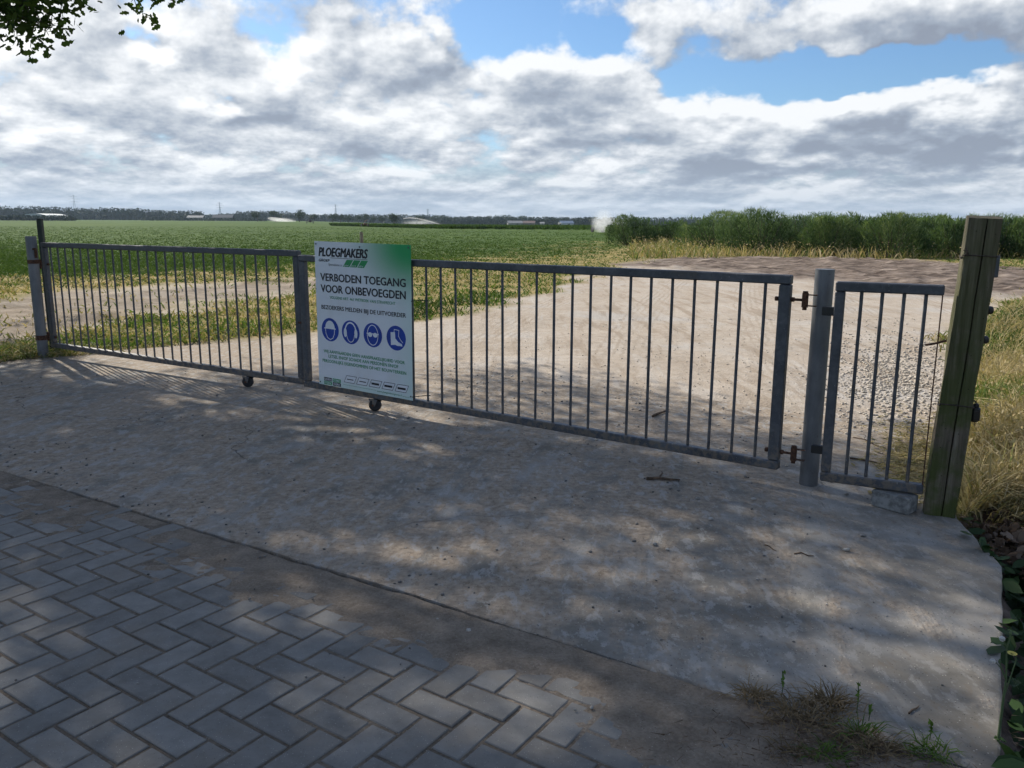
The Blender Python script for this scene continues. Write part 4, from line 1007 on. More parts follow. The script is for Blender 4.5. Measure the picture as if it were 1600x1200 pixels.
G_TUFT = mat_tint('withered_blades', [(0, (.05, .035, .018)), (.5, (.12, .085, .045)), (1, (.26, .19, .11))], .85, .15)
def tuft(name, u, v, nb, rad, hgt, tmean, label, seed, lean=.9, mat=None, group=None, z=.012):
    rng = np.random.default_rng(seed); q = gp(u, v); n = nb
    P = np.column_stack([rng.normal(0, rad, n), rng.normal(0, rad * .7, n), np.zeros(n)])
    D = np.column_stack([P[:, 0] / rad * .5, P[:, 1] / rad * .5, np.ones(n)]) + rng.normal(size=(n, 3)) * [lean, lean, .1]
    mat = mat or (G_TUFT if tmean > .6 else G_GRASS)
    V = blades(P, D, rng.uniform(.4, 1.1, n) * hgt, rng.uniform(.0022, .0045, n), rng.uniform(.3, 1.0, n), np.clip(rng.normal(tmean, .12, n), 0, 1), rng, 2)
    o = cloud(name, [V], mat or G_GRASS); o.location = (q[0], q[1], z); tag(o, label, 'grass tuft', group); return o
TG = 'grass tufts on the dirt by the road'
tuft('grass_tuft', 1180, 1092, 170, .030, .055, .84, 'small dry straw tuft at the end of the slab joint', 1, group=TG)
tuft('grass_tuft', 1262, 1122, 420, .060, .060, .82, 'largest dry brown tuft on the dirt at the bottom right', 2, group=TG)
tuft('grass_tuft', 1298, 1106, 150, .022, .085, .76, 'upright brown tuft behind the largest dry tuft', 3, .6, group=TG)
tuft('grass_tuft', 1358, 1172, 240, .045, .050, .78, 'flat reddish brown tuft near the bottom edge', 4, group=TG)
tuft('grass_tuft', 1346, 1150, 60, .018, .080, .30, 'small green tuft between the brown tufts', 5, .5, group=TG)
tuft('grass_tuft', 1290, 1185, 90, .03, .05, .22, 'low green tuft at the bottom edge below the brown tufts', 6, group=TG)
tuft('grass_tuft', 1455, 1180, 120, .035, .055, .35, 'green tuft against the lower slab edge at bottom right', 7, group=TG)
tuft('grass_tuft', 1238, 1180, 70, .03, .045, .7, 'thin straw tuft left of the bottom green tuft', 8, group=TG)
for k, (u, v, h, lb) in enumerate([(1221, 1092, .085, 'single green grass stalk left of the largest dry tuft'), (1338, 1118, .10, 'single dark green grass stalk right of the largest dry tuft'), (1357, 1130, .05, 'short leafy stalk beside the tall green stalk'), (1452, 1160, .06, 'short green stalk growing near the slab corner')]):
    rng = np.random.default_rng(50 + k); q = gp(u, v); st = empty('grass_stalk', (q[0], q[1], .008)); tag(st, lb, 'grass stalk', 'stalks by the slab')
    MB().tube([(0, 0, 0), (.003, .002, h * .5), (-.002, .004, h)], .0014, 5).build('stem', mat_flat('green_stem', (.05, .085, .025), .7), st)
    P = np.column_stack([np.zeros(12), np.zeros(12), np.linspace(h * .45, h, 12)])
    cloud('seed_head', [leaves(P + rng.normal(size=(12, 3)) * .002, np.full(12, .016), np.full(12, .3), rng, LEAF_HEX, 0, np.array([0, 0, 1.6]))], G_GRASS, st)
# dirt, roots and bits on the right-hand dirt patch
rng = np.random.default_rng(77); n = 1500
q = np.array([gp(u, v)[:2] for u, v in zip(rng.normal(1330, 110, n), rng.normal(1160, 30, n))]); sl = sdf(SLAB, q[:, 0], q[:, 1]); q = q[sl < -.005]; n = len(q)
o = cloud('plant_debris', [blades(np.column_stack([q, np.full(n, .016)]), rng.normal(size=(n, 3)) * [1, 1, .15], rng.uniform(.012, .05, n), rng.uniform(.0015, .004, n), np.full(n, .1), np.clip(rng.normal(.55, .3, n), 0, 1), rng, 1)], G_DEAD)
tag(o, 'brown plant debris scattered over the dirt at the bottom right', 'debris', None, 'stuff')

# tall sow thistle in the ditch
def thistle():
    q = py_(1560, 1150, 2.08); t = empty('sow_thistle', (q[0], q[1], -.30)); tag(t, 'tall sow thistle with seed heads and one yellow flower in the ditch', 'plant')
    zb = -.30; rng = np.random.default_rng(9)
    def at(u, v): p = py_(u, v, 2.08 + .02); return np.array([p[0] - q[0], .02, p[2] - zb])
    GS = mat_flat('thistle_stem', (.075, .115, .045), .7); WHT = mat_flat('seed_head_fluff', (.62, .60, .56), .9); YEL = mat_flat('yellow_petals', (.75, .62, .12), .7)
    root = np.array([0, 0, 0.]); n1, n2 = at(1568, 1090), at(1572, 1062)
    stems = [([root, at(1563, 1130), n1, n2, at(1573, 1010), at(1566, 1001)], (1566, 998, 'w')), ([n1, at(1575, 1070), at(1588, 1030), at(1586, 1023)], (1581, 1022, 'y')), ([n2, at(1565, 1045), at(1556, 1035)], (1551, 1033, 'w')), ([n2, at(1564, 1042), at(1561, 1034)], (1562, 1033, 'b')), ([at(1573, 1012), at(1577, 1000), at(1579, 990)], (1579, 989, 'b'))]
    for P, (u, v, kind) in stems:
        m = len(P); MB().tube(P, list(np.linspace(.0045 if m > 4 else .0022, .0012, m)), 6).build('stem', GS, t)
        e = at(u, v); r = .0075
        if kind == 'w':
            V = rng.normal(size=(60, 3)); V = unit(V) * r
            b = MB()
            for a in V: b.tube([e, e + a], [.0014, .0022], 4, caps=True)
            o = b.build('seed_head', WHT, t); o['kind'] = 'stuff'
        elif kind == 'y':
            b = MB()
            for k in range(18):
                a = 2 * math.pi * k / 18; dx, dy = math.cos(a), math.sin(a)
                b.add([e + [dx * .002, dy * .002, 0], e + [dx * .012 - dy * .002, dy * .012 + dx * .002, .003], e + [dx * .0135, dy * .0135, .003], e + [dx * .012 + dy * .002, dy * .012 - dx * .002, .003]], [(0, 1, 2, 3)])
            o = b.build('flower', YEL, t); o['kind'] = 'stuff'
        else: MB().tube([e - [0, 0, .006], e, e + [0, 0, .007]], [.003, .0042, .001], 8).build('bud', GS, t)
    for k in range(14):
        z = .02 + k * .022; a = k * 2.4; L = .075 - .003 * k; P0 = np.array([0.002, .02, z]); dx, dy = math.cos(a), math.sin(a) * .7
        sd = np.array([-dy, dx, 0]); dd = np.array([dx, dy, .55]); out = []
        for f, wd in ((0, .003), (.2, .012), (.3, .006), (.5, .016), (.62, .008), (.8, .010), (1, 0)):
            out.append((P0 + dd * L * f + [0, 0, -.03 * f * f], wd))
        V = [p - sd * wd for p, wd in out] + [p + sd * wd for p, wd in reversed(out)]
        me = MB().add(V, [tuple(range(len(V)))]).mesh('leaf'); a_ = me.attributes.new('tint', 'FLOAT', 'POINT'); a_.data.foreach_set('value', [.75] * len(V)); link('leaf', me, G_IVY, t)
thistle()

# ------------------------------------------------------------------ shrubs to the right of the field
def shrub(u, vb, wpx, top_v, seed, label, tm):
    rng = np.random.default_rng(seed); q = gp(u, vb); D = q[1]; w_ = wpx * D / F; h = py_(u, top_v, D)[2]
    t = empty('shrub', (q[0], q[1], 0)); tag(t, label, 'shrub', 'willow shrubs along the yard')
    b = MB(); ends = []
    for k in range(14):
        a = rng.uniform(0, 6.28); R = rng.uniform(.2, 1) * w_ / 2; e = np.array([R * math.cos(a), R * math.sin(a) * .8, h * rng.uniform(.6, .98)])
        b.tube([(e[0] * .2, e[1] * .2, -.1), (e[0] * .7, e[1] * .7, e[2] * .5), e], [.03, .02, .006], 5)
    b.build('stems', BARK, t)
    N = 5200; r = np.sqrt(rng.random(N)); a = rng.uniform(0, 6.283, N); x = r * np.cos(a) * w_ / 2; y = r * np.sin(a) * w_ * .36
    nz = N1.fbm((q[0] + x) * .9 + seed, (q[1] + y) * .9, 3)
    hmax = h * np.clip(1.02 - r ** 2.4 * .62 + nz * .8, .12, 1.08); z = hmax * (1 - rng.random(N) ** 1.9 * .95)
    P = np.column_stack([x, y, z]); shoots = np.round((q[0] + x) * 3.3) * .7; tn = np.clip(rng.normal(tm, .15, N) + .15 * np.sin(shoots * 12.9) + nz * 1.0 + (z / h - .6) * .2, 0, 1)  # clump lighting put into the tint: tone varies by patch and height
    Dr = np.column_stack([x / w_ * .6, y / w_ * .6, np.full(N, 1.0)]) + rng.normal(size=(N, 3)) * [.35, .35, .2]
    parts = [blades(P, Dr, rng.uniform(.12, .28, N), rng.uniform(.020, .045, N), rng.uniform(0, .6, N), tn, rng, 1)]
    m = 60; aa = rng.uniform(0, 6.28, m); rr = rng.random(m) * .42 * w_; Pt = np.column_stack([rr * np.cos(aa), rr * np.sin(aa) * .7, np.full(m, h * .88)])
    parts.append(blades(Pt, rng.normal(size=(m, 3)) * [.15, .15, 0] + [0, 0, 1], rng.uniform(.15, .40, m), rng.uniform(.03, .06, m), rng.uniform(0, .3, m), np.full(m, tm + .1), rng, 2))
    cloud('foliage', parts, G_BUSH, t)
SHR = [(985, 383, 80, 341, .28, 'dark rounded shrub at the left end of the shrub row beside the field'),
       (1043, 378, 70, 346, .30, 'low dark shrub second from the left, in a dip of the row'),
       (1118, 390, 130, 336, .48, 'bright green wide shrub third from the left above the pale grass'),
       (1185, 397, 125, 333, .34, 'dark green domed shrub fourth from the left'),
       (1245, 390, 110, 335, .46, 'mid green shrub fifth from the left, behind the gate end'),
       (1292, 400, 90, 341, .52, 'light green shrub sixth from the left, above the round post'),
       (1335, 396, 110, 336, .40, 'green shrub seventh from the left, above the side panel'),
       (1392, 402, 110, 340, .36, 'dark green shrub eighth from the left, above the side panel'),
       (1440, 398, 100, 339, .46, 'pale green shrub just left of the wooden post'),
       (1490, 402, 100, 342, .44, 'green shrub partly hidden by the left side of the wooden post'),
       (1556, 402, 120, 339, .34, 'dark shrub directly right of the wooden post'),
       (1625, 404, 120, 341, .36, 'shrub cut off by the right edge of the view')]
for k, (u, vb, wp_, tv, tm, lb) in enumerate(SHR): shrub(u, vb, wp_, tv, 200 + k, lb, tm)
for k, (u, vb, wp_, tv) in enumerate([(1150, 380, 150, 337), (1290, 381, 170, 336), (1420, 382, 170, 338), (1560, 384, 200, 338)]):
    shrub(u, vb, wp_, tv, 300 + k, ['shrub in the back row behind the third and fourth shrubs', 'shrub in the back row above the round post', 'shrub in the back row left of the wooden post', 'shrub in the back row right of the wooden post'][k], .34)

# maize strip in the field
def maize():
    rng = np.random.default_rng(6); N = 15000; u = rng.uniform(520, 930, N); Dd = 1 / rng.uniform(1 / 260., 1 / 140., N)
    far_ = np.interp(u, [520, 620, 700, 930], [225, 180, 150, 140]); Dd = np.maximum(Dd, far_)
    x = (u - 800) / F * Dd; P = np.column_stack([x, Dd, far_z(x, Dd)]); h = rng.uniform(.8, 1.15, N); lo = rng.random(N) * .4
    P[:, 2] += lo
    o = cloud('maize_crop', [blades(P, rng.normal(size=(N, 3)) * [.4, .4, 0] + [0, 0, 1], h - lo, rng.uniform(.10, .22, N), rng.uniform(.1, .5, N), np.clip(rng.normal(.35, .2, N), 0, .9), rng, 1)], G_CROP)
    tag(o, 'dark green strip of taller maize across the middle of the field', 'crop', None, 'stuff')
maize()

# ------------------------------------------------------------------ distance: woods, single trees, farms, pylons, sprinklers
def hor(u): return 341.1 + .0049 * u
def far_tree(u, top, wpx, D, label, seed, group, n=520, stem=.22):
    rng = np.random.default_rng(seed); x = (u - 800) / F * D; bz = float(far_z(x, D)); h = CAM_H + (hor(u) - top) * D / F - bz; w_ = wpx * D / F
    t = empty('tree', (x, D, bz)); tag(t, label, 'tree', group)
    MB().tube([(0, 0, -.3), (0, 0, h * .35), (.1, 0, h * .7)], [w_ * .045, w_ * .035, .05], 7).build('trunk', BARK, t)
    C = []; 
    for k in range(9):
        c = rng.normal(size=3) * [w_ * .2, w_ * .2, h * .13] + [0, 0, h * (.62 if stem > 0 else .5)]; m = n // 9
        q = unit(rng.normal(size=(m, 3))) * (rng.random((m, 1)) ** .4) * [w_ * .30, w_ * .30, h * .22]; C.append(c + q)
    C = np.vstack(C); C[:, 2] = np.clip(C[:, 2], h * stem, h); C = C[(np.abs(C[:, 0]) < w_ * .56)]
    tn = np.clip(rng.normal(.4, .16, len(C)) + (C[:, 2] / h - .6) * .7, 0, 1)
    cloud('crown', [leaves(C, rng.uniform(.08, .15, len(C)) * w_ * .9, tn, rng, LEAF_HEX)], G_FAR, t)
TR = [(409, 330, 17, 600, 'leftmost free standing round tree on the horizon, left of the white jet'), (436, 329, 20, 600, 'round dark tree standing directly behind the small left water jet'), (473, 329, 19, 590, 'tall round tree on the horizon right of the left water jet'),
      (494, 333, 14, 640, 'smaller round tree right of the tall round horizon tree'), (524, 334, 15, 660, 'left tree of the joined pair above the farm track'), (536, 334, 15, 660, 'right tree of the joined pair above the farm track'),
      (548, 337, 12, 680, 'low tree right of the joined tree pair'), (563, 336, 13, 690, 'tree in the middle of the horizon row, above the gate sign'), (576, 334, 14, 660, 'taller tree above the sign in the horizon row'), (587, 337, 10, 690, 'small tree above the sign in the horizon row'),
      (600, 336, 14, 650, 'round tree next to the dark block left of the arched jet'), (618, 334, 22, 480, 'broad dark tree directly left of the arched water jet'),
      (657, 334.5, 17, 700, 'tree rising behind the arched water jet')]
for k, (u, tp, wp_, D, lb) in enumerate(TR): far_tree(u, tp, wp_, D, lb, 400 + k, 'single trees on the horizon')
rng = np.random.default_rng(8)
ORD = ['first', 'second', 'third', 'fourth', 'fifth', 'sixth', 'seventh', 'eighth', 'ninth', 'tenth', 'eleventh', 'twelfth', 'thirteenth', 'fourteenth', 'fifteenth', 'sixteenth', 'seventeenth']
TU = [676, 692, 705, 719, 733, 746, 760, 775, 789, 803, 818, 833, 848, 863, 880, 899, 919]
for k, u in enumerate(TU):
    far_tree(u, [338, 336, 338, 337, 338.5, 338, 337, 336.5, 336, 336.5, 338, 338.5, 338, 338.5, 339.5, 340, 338][k], [18, 20, 17, 19, 18, 17, 19, 20, 20, 20, 19, 18, 19, 19, 20, 22, 18][k], 960 + 40 * (k % 3), ORD[k] + ' tree from the left in the dense row behind the farm houses', 430 + k, 'dense tree row behind the farm', 420, .06)
far_tree(905, 350.5, 7, 330, 'small pale round bush in front of the dense tree row', 470, None, 200, .05)
def wood(name, segs, seed, label, n=110):
    """far-off wood that reads as one mass: u0, u1, top0, top1, distance"""
    rng = np.random.default_rng(seed); parts = []
    for (u0, u1, t0, t1, D) in segs:
        for u in np.arange(u0, u1, 3.2):
            f = (u - u0) / (u1 - u0); uu = u + rng.normal() * 1.5; Dd = D * rng.uniform(1, 1.10); x = (uu - 800) / F * Dd
            bz = float(far_z(x, Dd)); h = CAM_H + (hor(uu) - (t0 + (t1 - t0) * f)) * Dd / F * rng.uniform(.84, 1.06) - bz; w_ = 9 * Dd / F
            m = n; q = rng.normal(size=(m, 3)) * [w_ * .42, w_ * .5, 0]; q[:, 2] = h * (1 - rng.random(m) ** 1.3) * np.clip(1 - (np.abs(q[:, 0]) / w_) ** 2 * .6, .2, 1)
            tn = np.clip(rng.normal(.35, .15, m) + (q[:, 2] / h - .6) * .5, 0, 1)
            parts.append(leaves(q + [x, Dd, bz], rng.uniform(.25, .5, m) * w_ * .7, tn, rng, LEAF_HEX))
            m2 = 16; qq = rng.normal(size=(m2, 3)) * [w_ * .3, w_ * .3, 0]; qq[:, 2] = h * rng.uniform(.05, .62, m2)
            parts.append(leaves(qq + [x, Dd + 1, bz], np.full(m2, min(w_ * 1.6, h * .7)), np.full(m2, .2), rng, LEAF_HEX))
    o = cloud(name, parts, G_WOOD); tag(o, label, 'wood', None, 'stuff')
wood('far_wood', [(-260, 0, 322, 322.5, 1000), (0, 130, 322.5, 325, 1000), (130, 230, 325, 326.5, 1000), (230, 325, 328, 330.5, 1050)], 1, 'dark blue wood along the horizon at the far left')
wood('far_wood', [(-200, 122, 335.8, 336.3, 560)], 2, 'low dark hedge in front of the far left wood', 60)
wood('far_wood', [(325, 380, 336, 333, 1300), (380, 480, 330, 331.5, 1150), (480, 700, 335, 336, 1200), (690, 930, 339, 339.5, 900)], 3, 'hazy wood along the horizon behind the row of single trees', 80)
wood('far_wood', [(940, 1130, 339.5, 339.5, 1200), (1130, 1900, 341, 342, 1250)], 4, 'pale hazy wood on the horizon behind the shrubs', 70)
wood('far_wood', [(236, 420, 340.5, 341, 800)], 5, 'low hedge below the far left wood beside the sheds', 30)

def farm(name, u, D, wpx, hw, hr, wallc, roofc, label, rz=0.0, dep=9.0):
    x = (u - 800) / F * D; w_ = wpx * D / F; t = empty(name, (x, D, float(far_z(x, D))), rz); tag(t, label, 'building')
    MB().box((0, 0, hw / 2 - .1), (w_, dep, hw + .2)).build('wall', mat_flat('farm_wall', wallc, .9, 0, .1, .4), t)
    a, b_, o_ = w_ / 2 + .4, dep / 2 + .4, .25
    MB().add([(-a, -b_, hw - .05), (a, -b_, hw - .05), (a, 0, hw + hr), (-a, 0, hw + hr), (-a, b_, hw - .05), (a, b_, hw - .05), (-a, -b_, hw + o_), (a, -b_, hw + o_), (a, 0, hw + hr + o_), (-a, 0, hw + hr + o_), (-a, b_, hw + o_), (a, b_, hw + o_)],
             [(0, 1, 2, 3), (3, 2, 5, 4), (7, 6, 9, 8), (8, 9, 10, 11), (0, 6, 7, 1), (4, 5, 11, 10), (0, 3, 9, 6), (3, 4, 10, 9), (1, 7, 8, 2), (2, 8, 11, 5)]).build('roof', mat_flat('farm_roof', roofc, .85, 0, .15, .5), t)
    MB().box((w_ * .15, -dep / 2 - .02, 1.1), (1.6, .1, 2.2)).build('door', mat_flat('farm_door', (.10, .09, .08), .8), t)
    return t
farm('farm_house', 803, 880, 22, 2.4, 2.4, (.30, .28, .26), (.19, .19, .20), 'low house with pale grey roof in front of the dense tree row', .15)
farm('farm_house', 825, 890, 18, 2.4, 2.4, (.22, .17, .14), (.13, .080, .070), 'low house with dull red roof right of the pale roofed house', -.1)
farm('farm_house', 845, 900, 6, 2.2, 1.4, (.35, .35, .35), (.2, .2, .2), 'tiny pale shed right of the red roofed house')
farm('farm_shed', 882, 880, 20, 2.4, 2.6, (.40, .42, .45), (.13, .18, .27), 'blue roofed shed at the right of the farm', .2)
farm('farm_shed', 872, 860, 4, 2.2, .8, (.4, .4, .4), (.25, .25, .25), 'small white outbuilding beside the blue roofed shed')
farm('farm_shed', 315, 900, 24, 3, 2.2, (.28, .28, .28), (.22, .22, .22), 'long pale grey shed on the horizon right of the left wood')
farm('farm_shed', 357, 880, 30, 3, 3.2, (.12, .12, .13), (.06, .065, .08), 'dark roofed barn on the horizon left of the single trees')
def tunnel():
    D = 660; u = 67; x = (u - 800) / F * D; w_, h, L = 40 * D / F, 5.3, 40
    t = empty('greenhouse_tunnel', (x, D, 0), .1); tag(t, 'white arched greenhouse roof at the far left behind the hedge', 'greenhouse')
    WH = mat_flat('white_film', (.40, .43, .43), .6, 0, .05, .3)
    n = 16; prof = [(-w_ / 2, 0)] + [(w_ / 2 * -math.cos(math.pi * k / n), 2.2 + (h - 2.2) * math.sin(math.pi * k / n)) for k in range(n + 1)] + [(w_ / 2, 0)]
    m = len(prof); V = [(px_, y_, z_) for y_ in (0, L) for px_, z_ in prof]
    MB().add(V, [(i, i + 1, m + i + 1, m + i) for i in range(m - 1)]).build('roof_film', WH, t, angle=60)
    MB().add(V[:m], [tuple(range(m))]).build('end_wall', WH, t)
    MB().box((0, -.05, 1.2), (3, .08, 2.4)).build('door', mat_flat('tunnel_door', (.4, .42, .42), .6), t)
tunnel()
def pylon(u, D, top, label):
    x = (u - 800) / F * D; h = CAM_H + (hor(u) - top) * D / F; t = empty('power_pylon', (x, D, 0), .5); tag(t, label, 'pylon', 'power pylons on the horizon')
    M_ = PYL; r = .16 * D / 1500; b0, b1 = h * .085, h * .02
    wd = lambda z: b0 + (b1 - b0) * min(1, z / (h * .75))
    for sx in (-1, 1):
        for sy in (-1, 1): MB().tube([(sx * b0, sy * b0, 0), (sx * b1, sy * b1, h * .75), (sx * .2, sy * .2, h)], r, 4).build('leg', M_, t)
    lv = [0, .2, .37, .52, .65, .75]
    b = MB()
    for z0, z1 in zip(lv, lv[1:]):
        a, c = wd(z0 * h), wd(z1 * h)
        for s in (-1, 1):
            b.tube([(-a, s * a, z0 * h), (c, s * c, z1 * h)], r * .6, 4); b.tube([(a, s * a, z0 * h), (-c, s * c, z1 * h)], r * .6, 4)
    o = b.build('bracing', M_, t); o['kind'] = 'stuff'
    for z, l in ((.70, .17), (.82, .21), (.93, .14)): MB().tube([(-l * h, 0, z * h), (0, 0, z * h + .02 * h), (l * h, 0, z * h)], r * 1.2, 4).build('cross_arm', M_, t)
PYL = mat_flat('pylon_steel', (.22, .24, .26), .7, .2, .1, .2)
pylon(130, 1500, 306, 'tallest power pylon, standing behind the wood at the far left')
pylon(352, 2100, 317, 'power pylon in the gap right of the left wood')
pylon(529, 2600, 320, 'faint power pylon above the row of single trees')
pylon(670, 2800, 327, 'faintest power pylon, above the arched water jet')

# irrigation guns and their spray
def gun(u, D, label, col, s=1.0):
    x = (u - 800) / F * D; t = empty('irrigation_gun', (x, D, 0), .4); tag(t, label, 'irrigation gun', 'irrigation guns in the field')
    Mt = mat_flat('gun_paint', col, .6, .2, .2, 3)
    MB().tube([(-.9 * s, 0, .5 * s), (.9 * s, 0, .5 * s)], .07 * s, 6).build('axle', Mt, t)
    for sx in (-.95, .95): MB().tube([(sx * s - .08, 0, .45 * s), (sx * s + .08, 0, .45 * s)], .45 * s, 16).build('wheel', RUBBER, t)
    MB().tube([(0, -.8 * s, .3 * s), (0, 0, .6 * s), (0, .2 * s, 1.4 * s)], .08 * s, 6).build('riser', Mt, t)
    MB().tube([(0, .2 * s, 1.4 * s), (.5 * s, .2 * s, 1.75 * s), (1.1 * s, .2 * s, 2.0 * s)], [.09 * s, .07 * s, .05 * s], 6).build('nozzle', Mt, t)
    MB().box((0, -.3 * s, .75 * s), (.9 * s, .5 * s, .45 * s), .04).build('frame', Mt, t)
gun(489, 330, 'dark irrigation machine in the field below the single trees', (.06, .03, .025), 1.3)
gun(573, 190, 'small rusty irrigation cart in the field above the sign', (.20, .10, .06), .8)
gun(930, 112, 'irrigation gun standing in the field beside the tall spray plume', (.14, .15, .14), .8)
gun(417, 590, 'irrigation gun at the root of the left water jet', (.1, .1, .1), 1.3)
def spray(name, label, D, path, dens, seed, depth=2.5):
    """a plume as a closed body of drifting droplets: path of (u, v, half thickness px)"""
    pts = []; rad = []
    for u, v, r in path: pts.append(py_(u, v, D)); rad.append(r * D / F)
    me = MB().tube(pts, rad, 14).mesh(name, smooth=True)
    n = material(name + '_droplets'); n.n.remove(n.b)
    out = [x for x in n.n if x.type == 'OUTPUT_MATERIAL'][0]
    pv = n.new('ShaderNodeVolumePrincipled'); pv.inputs['Color'].default_value = (1, 1, 1, 1); pv.inputs['Anisotropy'].default_value = .55
    f = n.noise(n.pos, 3.0 / (max(rad) * 2), 4, .6)
    n.put(pv.inputs['Density'], n.ramp(f, .25, .75, .35 * dens, dens)); n.l.new(pv.outputs[0], out.inputs['Volume'])
    o = link(name, me, n.m); tag(o, label, 'water spray', 'sprays over the field', 'stuff')
spray('water_spray', 'small white water jet among the single trees at the left', 585, [(418, 341, 1.0), (424, 341.5, 2.6), (434, 343, 3.0), (446, 344.5, 2.4), (462, 345.5, 1.2)], .30, 1)
spray('water_spray', 'arched white water jet left of the field centre', 274, [(630, 341.5, .8), (640, 340.2, 1.1), (652, 341.4, 1.1), (665, 344.2, 1.0), (680, 348.5, .9), (692, 351.2, .6)], 1.1, 5)
def mist(u, v, ru, rv, D, dens, label):
    bm = bmesh.new(); bmesh.ops.create_icosphere(bm, subdivisions=3, radius=1); me = bpy.data.meshes.new('water_spray'); bm.to_mesh(me); bm.free()
    n = material('drifting_mist'); n.n.remove(n.b); out = [x for x in n.n if x.type == 'OUTPUT_MATERIAL'][0]
    pv = n.new('ShaderNodeVolumePrincipled'); pv.inputs['Color'].default_value = (1, 1, 1, 1); pv.inputs['Anisotropy'].default_value = .5
    r = n.vmath('LENGTH', n.obj); sz = n.new('ShaderNodeSeparateXYZ'); n.put(sz.inputs[0], n.obj)
    f = n.ramp(n.noise(n.obj, 1.6, 4, .6), .3, .65, .15, 1.0)
    n.put(pv.inputs['Density'], n.math('MULTIPLY', n.math('MULTIPLY', n.ramp(r, .25, 1.0, dens, 0.0), f), n.ramp(sz.outputs[2], -.6, .9, 1.3, .45)))
    n.l.new(pv.outputs[0], out.inputs['Volume'])
    o = link('water_spray', me, n.m); o.location = tuple(py_(u, v, D)); o.scale = (ru * D / F, ru * D / F * .6, rv * D / F)
    tag(o, label, 'water spray', 'sprays over the field', 'stuff')
mist(942, 346, 22, 23, 109, 1.1, 'tall soft spray plume left of the shrubs')
mist(968, 347, 26, 10, 122, .3, 'thin drifting spray behind the left shrub')
mist(655, 348, 34, 7, 275, .10, 'pale veil of spray falling below the arched water jet')
mist(440, 343.5, 24, 5, 585, .06, 'pale veil of spray drifting among the single trees')

# ------------------------------------------------------------------ stones, gravel, twigs
def stone_mesh(seed):
    rng = np.random.default_rng(seed); bm = bmesh.new(); bmesh.ops.create_icosphere(bm, subdivisions=1, radius=1)
    for v in bm.verts: v.co *= rng.uniform(.72, 1.15)
    for v in bm.verts: v.co.z *= .62
    me = bpy.data.meshes.new('stone'); bm.to_mesh(me); bm.free()
    for p in me.polygons: p.use_smooth = True
    return me
SM = [stone_mesh(k) for k in range(6)]
for k, m in enumerate(SM): m.materials.append(STONE if k < 4 else STONE_D)
FIXL = ['white stone lying at the foot of the round post', 'pale stone between the round post and the concrete block', 'pale flat stone on the slab below the concrete block', 'pale stone lower left of the concrete block, beside the thin twig', 'larger stone of the pair in the middle of the slab',
        'smaller stone of the pair in the middle of the slab', 'pale stone on the slab below the gate hinge end, nearest the camera', 'pale stone in the gate shadow left of the round post', 'pale stone directly below the broken stick', 'small pale stone under the right end of the gate leaf', 'dark stone on the sand near the road, bottom centre']
rng = np.random.default_rng(21); ns = 0
fix = [(1262, 757, 11), (1322, 773, 9), (1348, 838, 11), (1322, 861, 12), (1023, 852, 11), (1043, 860, 8), (1110, 812, 10), (1178, 781, 10), (1090, 780, 9), (1165, 746, 8), (925, 1109, 8), (732, 988, 9), (898, 1112, 6), (1092, 1013, 8), (1025, 950, 7), (1188, 994, 7), (1240, 1003, 6), (1330, 982, 8), (1472, 1071, 5), (390, 938, 6), (317, 1018, 6), (1398, 664, 10), (1335, 668, 6), (1000, 642, 6), (810, 984, 8), (684, 970, 6), (1033, 1000, 6), (1183, 906, 6), (1100, 940, 6)]
for i_, (u, v, s) in enumerate(fix + [(rng.uniform(20, 1480), rng.uniform(600, 1080), rng.uniform(2.2, 5)) for _ in range(190)]):
    q = gp(u, v); p = q[:2] @ N_; slb = sdf(SLAB, q[:1], q[1:2])[0]
    if slb < .04 and p > P_EDGE: continue
    if p < P_EDGE and s < 4 and rng.random() < .6: continue
    r = s / 2 * q[1] / F; ns += 1
    m = SM[int(rng.integers(0, 4)) if s > 5 or rng.random() < .5 else int(rng.integers(4, 6))]
    o = bpy.data.objects.new('stone', m); COL.objects.link(o); o.location = (q[0], q[1], r * .42 + (.004 if p < P_EDGE else 0)); o.scale = (r * 1.15, r, r); o.rotation_euler = (rng.normal() * .2, rng.normal() * .2, rng.uniform(0, 6.28))
    if i_ < len(FIXL): tag(o, FIXL[i_], 'stone', 'larger stones on the drive')
    elif p < P_EDGE: tag(o, 'tiny pebble lying on the herringbone paving or its drifted sand', 'stone', 'pebbles on the brick road')
    else: tag(o, 'tiny pebble scattered on the concrete drive near the gate', 'stone', 'pebbles on the concrete drive')
GRAV = mat_flat('pale_gravel', (.46, .41, .34), .9, 0, .35, 40)
def gravel(name, label, n, cu, su, cv, sv, smin, smax, seed):
    rng = np.random.default_rng(seed); V = []; Fa = []; me0 = SM[0]
    bv = np.array([v.co for v in me0.vertices]); bf = np.array([p.vertices for p in me0.polygons])
    T = []
    for k in range(n):
        u, v = rng.normal(cu, su), rng.normal(cv, sv); q = gp(u, min(max(v, 500), 760)); r = rng.uniform(smin, smax)
        M3 = np.array(Matrix.Rotation(rng.uniform(0, 6.28), 3, 'Z')); z = max(0.0, float(ground_z(q[:1], q[1:2])[0]))
        V.append((bv * rng.uniform(.7, 1.2, 3)) @ M3.T * r + [q[0], q[1], z + r * .3]); Fa.append(bf + len(bv) * k)
    o = link(name, npmesh(name, np.vstack(V), [np.vstack(Fa)], smooth=True), GRAV); tag(o, label, 'gravel', None, 'stuff')
gravel('gravel_spread', 'pale gravel spread on the sand behind the narrow side panel', 2600, 1400, 52, 588, 34, .005, .018, 1)
gravel('gravel_spread', 'sparse fine gravel scattered over the sandy yard behind the gate', 900, 1150, 210, 560, 60, .004, .012, 2)
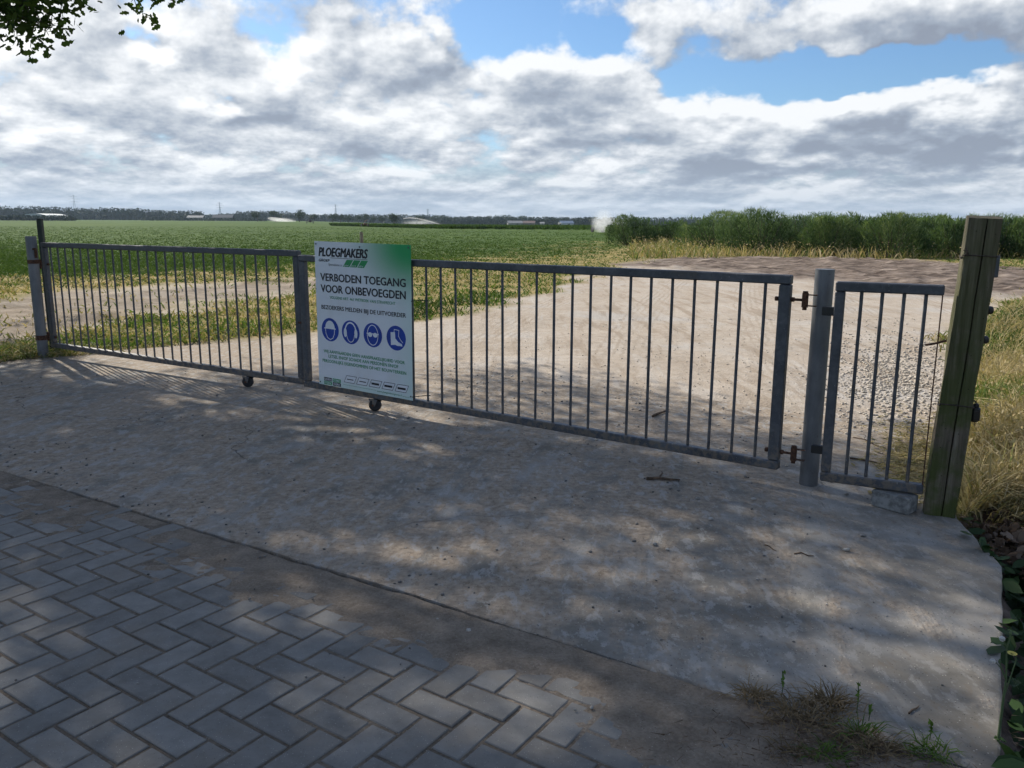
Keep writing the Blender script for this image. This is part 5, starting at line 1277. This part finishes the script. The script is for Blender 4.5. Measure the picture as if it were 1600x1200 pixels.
# crumbs of soil on the drive
rng = np.random.default_rng(31); N = 2600; u = rng.uniform(0, 1300, N); v = rng.uniform(575, 1000, N); D_ = np.array([gp(a, b)[:2] for a, b in zip(u, v)])
lf = N1.fbm(D_[:, 0] * 1.1 + 5, D_[:, 1] * 1.1, 3); k = (sdf(SLAB, D_[:, 0], D_[:, 1]) > .03) & (rng.random(N) < np.clip(.45 + lf * 2.5 - .25 * sstep(D_[:, 0], -1, 1.5), .03, 1)); D_ = D_[k]
bv = np.array([v_.co for v_ in SM[5].vertices]); bf = np.array([p_.vertices for p_ in SM[5].polygons]); VV = []; FF = []
for i, q in enumerate(D_):
    r = rng.uniform(.003, .009); VV.append(bv * rng.uniform(.6, 1.5, 3) * r + [q[0], q[1], r * .3]); FF.append(bf + len(bv) * i)
o = link('soil_crumbs', npmesh('soil_crumbs', np.vstack(VV), [np.vstack(FF)], smooth=True), STONE_D); tag(o, 'dark crumbs of soil strewn over the concrete drive', 'soil', None, 'stuff')

def twig(u0, v0, u1, v1, r, label, bend=.02, fork=False):
    a, b = gp(u0, v0), gp(u1, v1); t = empty('twig', (a[0], a[1], 0)); tag(t, label, 'twig', 'twigs on the drive')
    d_ = b - a; m1 = d_ * .35 + [bend * .4, bend, r * 1.2]; m2 = d_ * .7 + [0, -bend * .5, r * 1.2]
    MB().tube([(0, 0, r), m1, m2, d_ + [0, 0, r]], [r, r * .95, r * .8, r * .5], 7).build('stick', TWIG, t, smooth=True)
    if fork: MB().tube([m1, m1 + np.array([.03, .05, .012]), m1 + np.array([.035, .10, .008])], [r * .7, r * .5, r * .3], 6).build('side_shoot', TWIG, t)
twig(1010, 750, 1062, 752, .009, 'thick broken brown stick lying just in front of the gate', .015, True)
twig(1241, 866, 1271, 869, .003, 'thin dark twig on the slab below the side panel')
twig(1195, 852, 1213, 862, .0028, 'short pale twig on the slab left of the thin dark twig', .01)
twig(1328, 717, 1380, 726, .006, 'straight brown stick behind the side panel bars', .01)
twig(1333, 684, 1385, 702, .0035, 'thin curved twig behind the side panel bars', .05, True)
twig(1020, 652, 1045, 642, .010, 'short reddish stick on the sand behind the gate', .01)
twig(1287, 1148, 1345, 1180, .004, 'pale straw stem lying on the dirt at the bottom right', .01)
twig(1420, 1116, 1436, 1104, .003, 'green stalk fragment lying on the slab at the right', .005)

# ------------------------------------------------------------------ the air
hm = MB().box((0, 2050, 32), (9400, 4900, 130)).mesh('haze')
n = material('thin_haze'); n.n.remove(n.b); out = [x for x in n.n if x.type == 'OUTPUT_MATERIAL'][0]
pv = n.new('ShaderNodeVolumePrincipled'); pv.inputs['Color'].default_value = (.62, .78, 1, 1); pv.inputs['Density'].default_value = .00008; pv.inputs['Anisotropy'].default_value = .2
n.l.new(pv.outputs[0], out.inputs['Volume'])
tag(link('haze', hm, n.m), None, None, None, 'stuff')
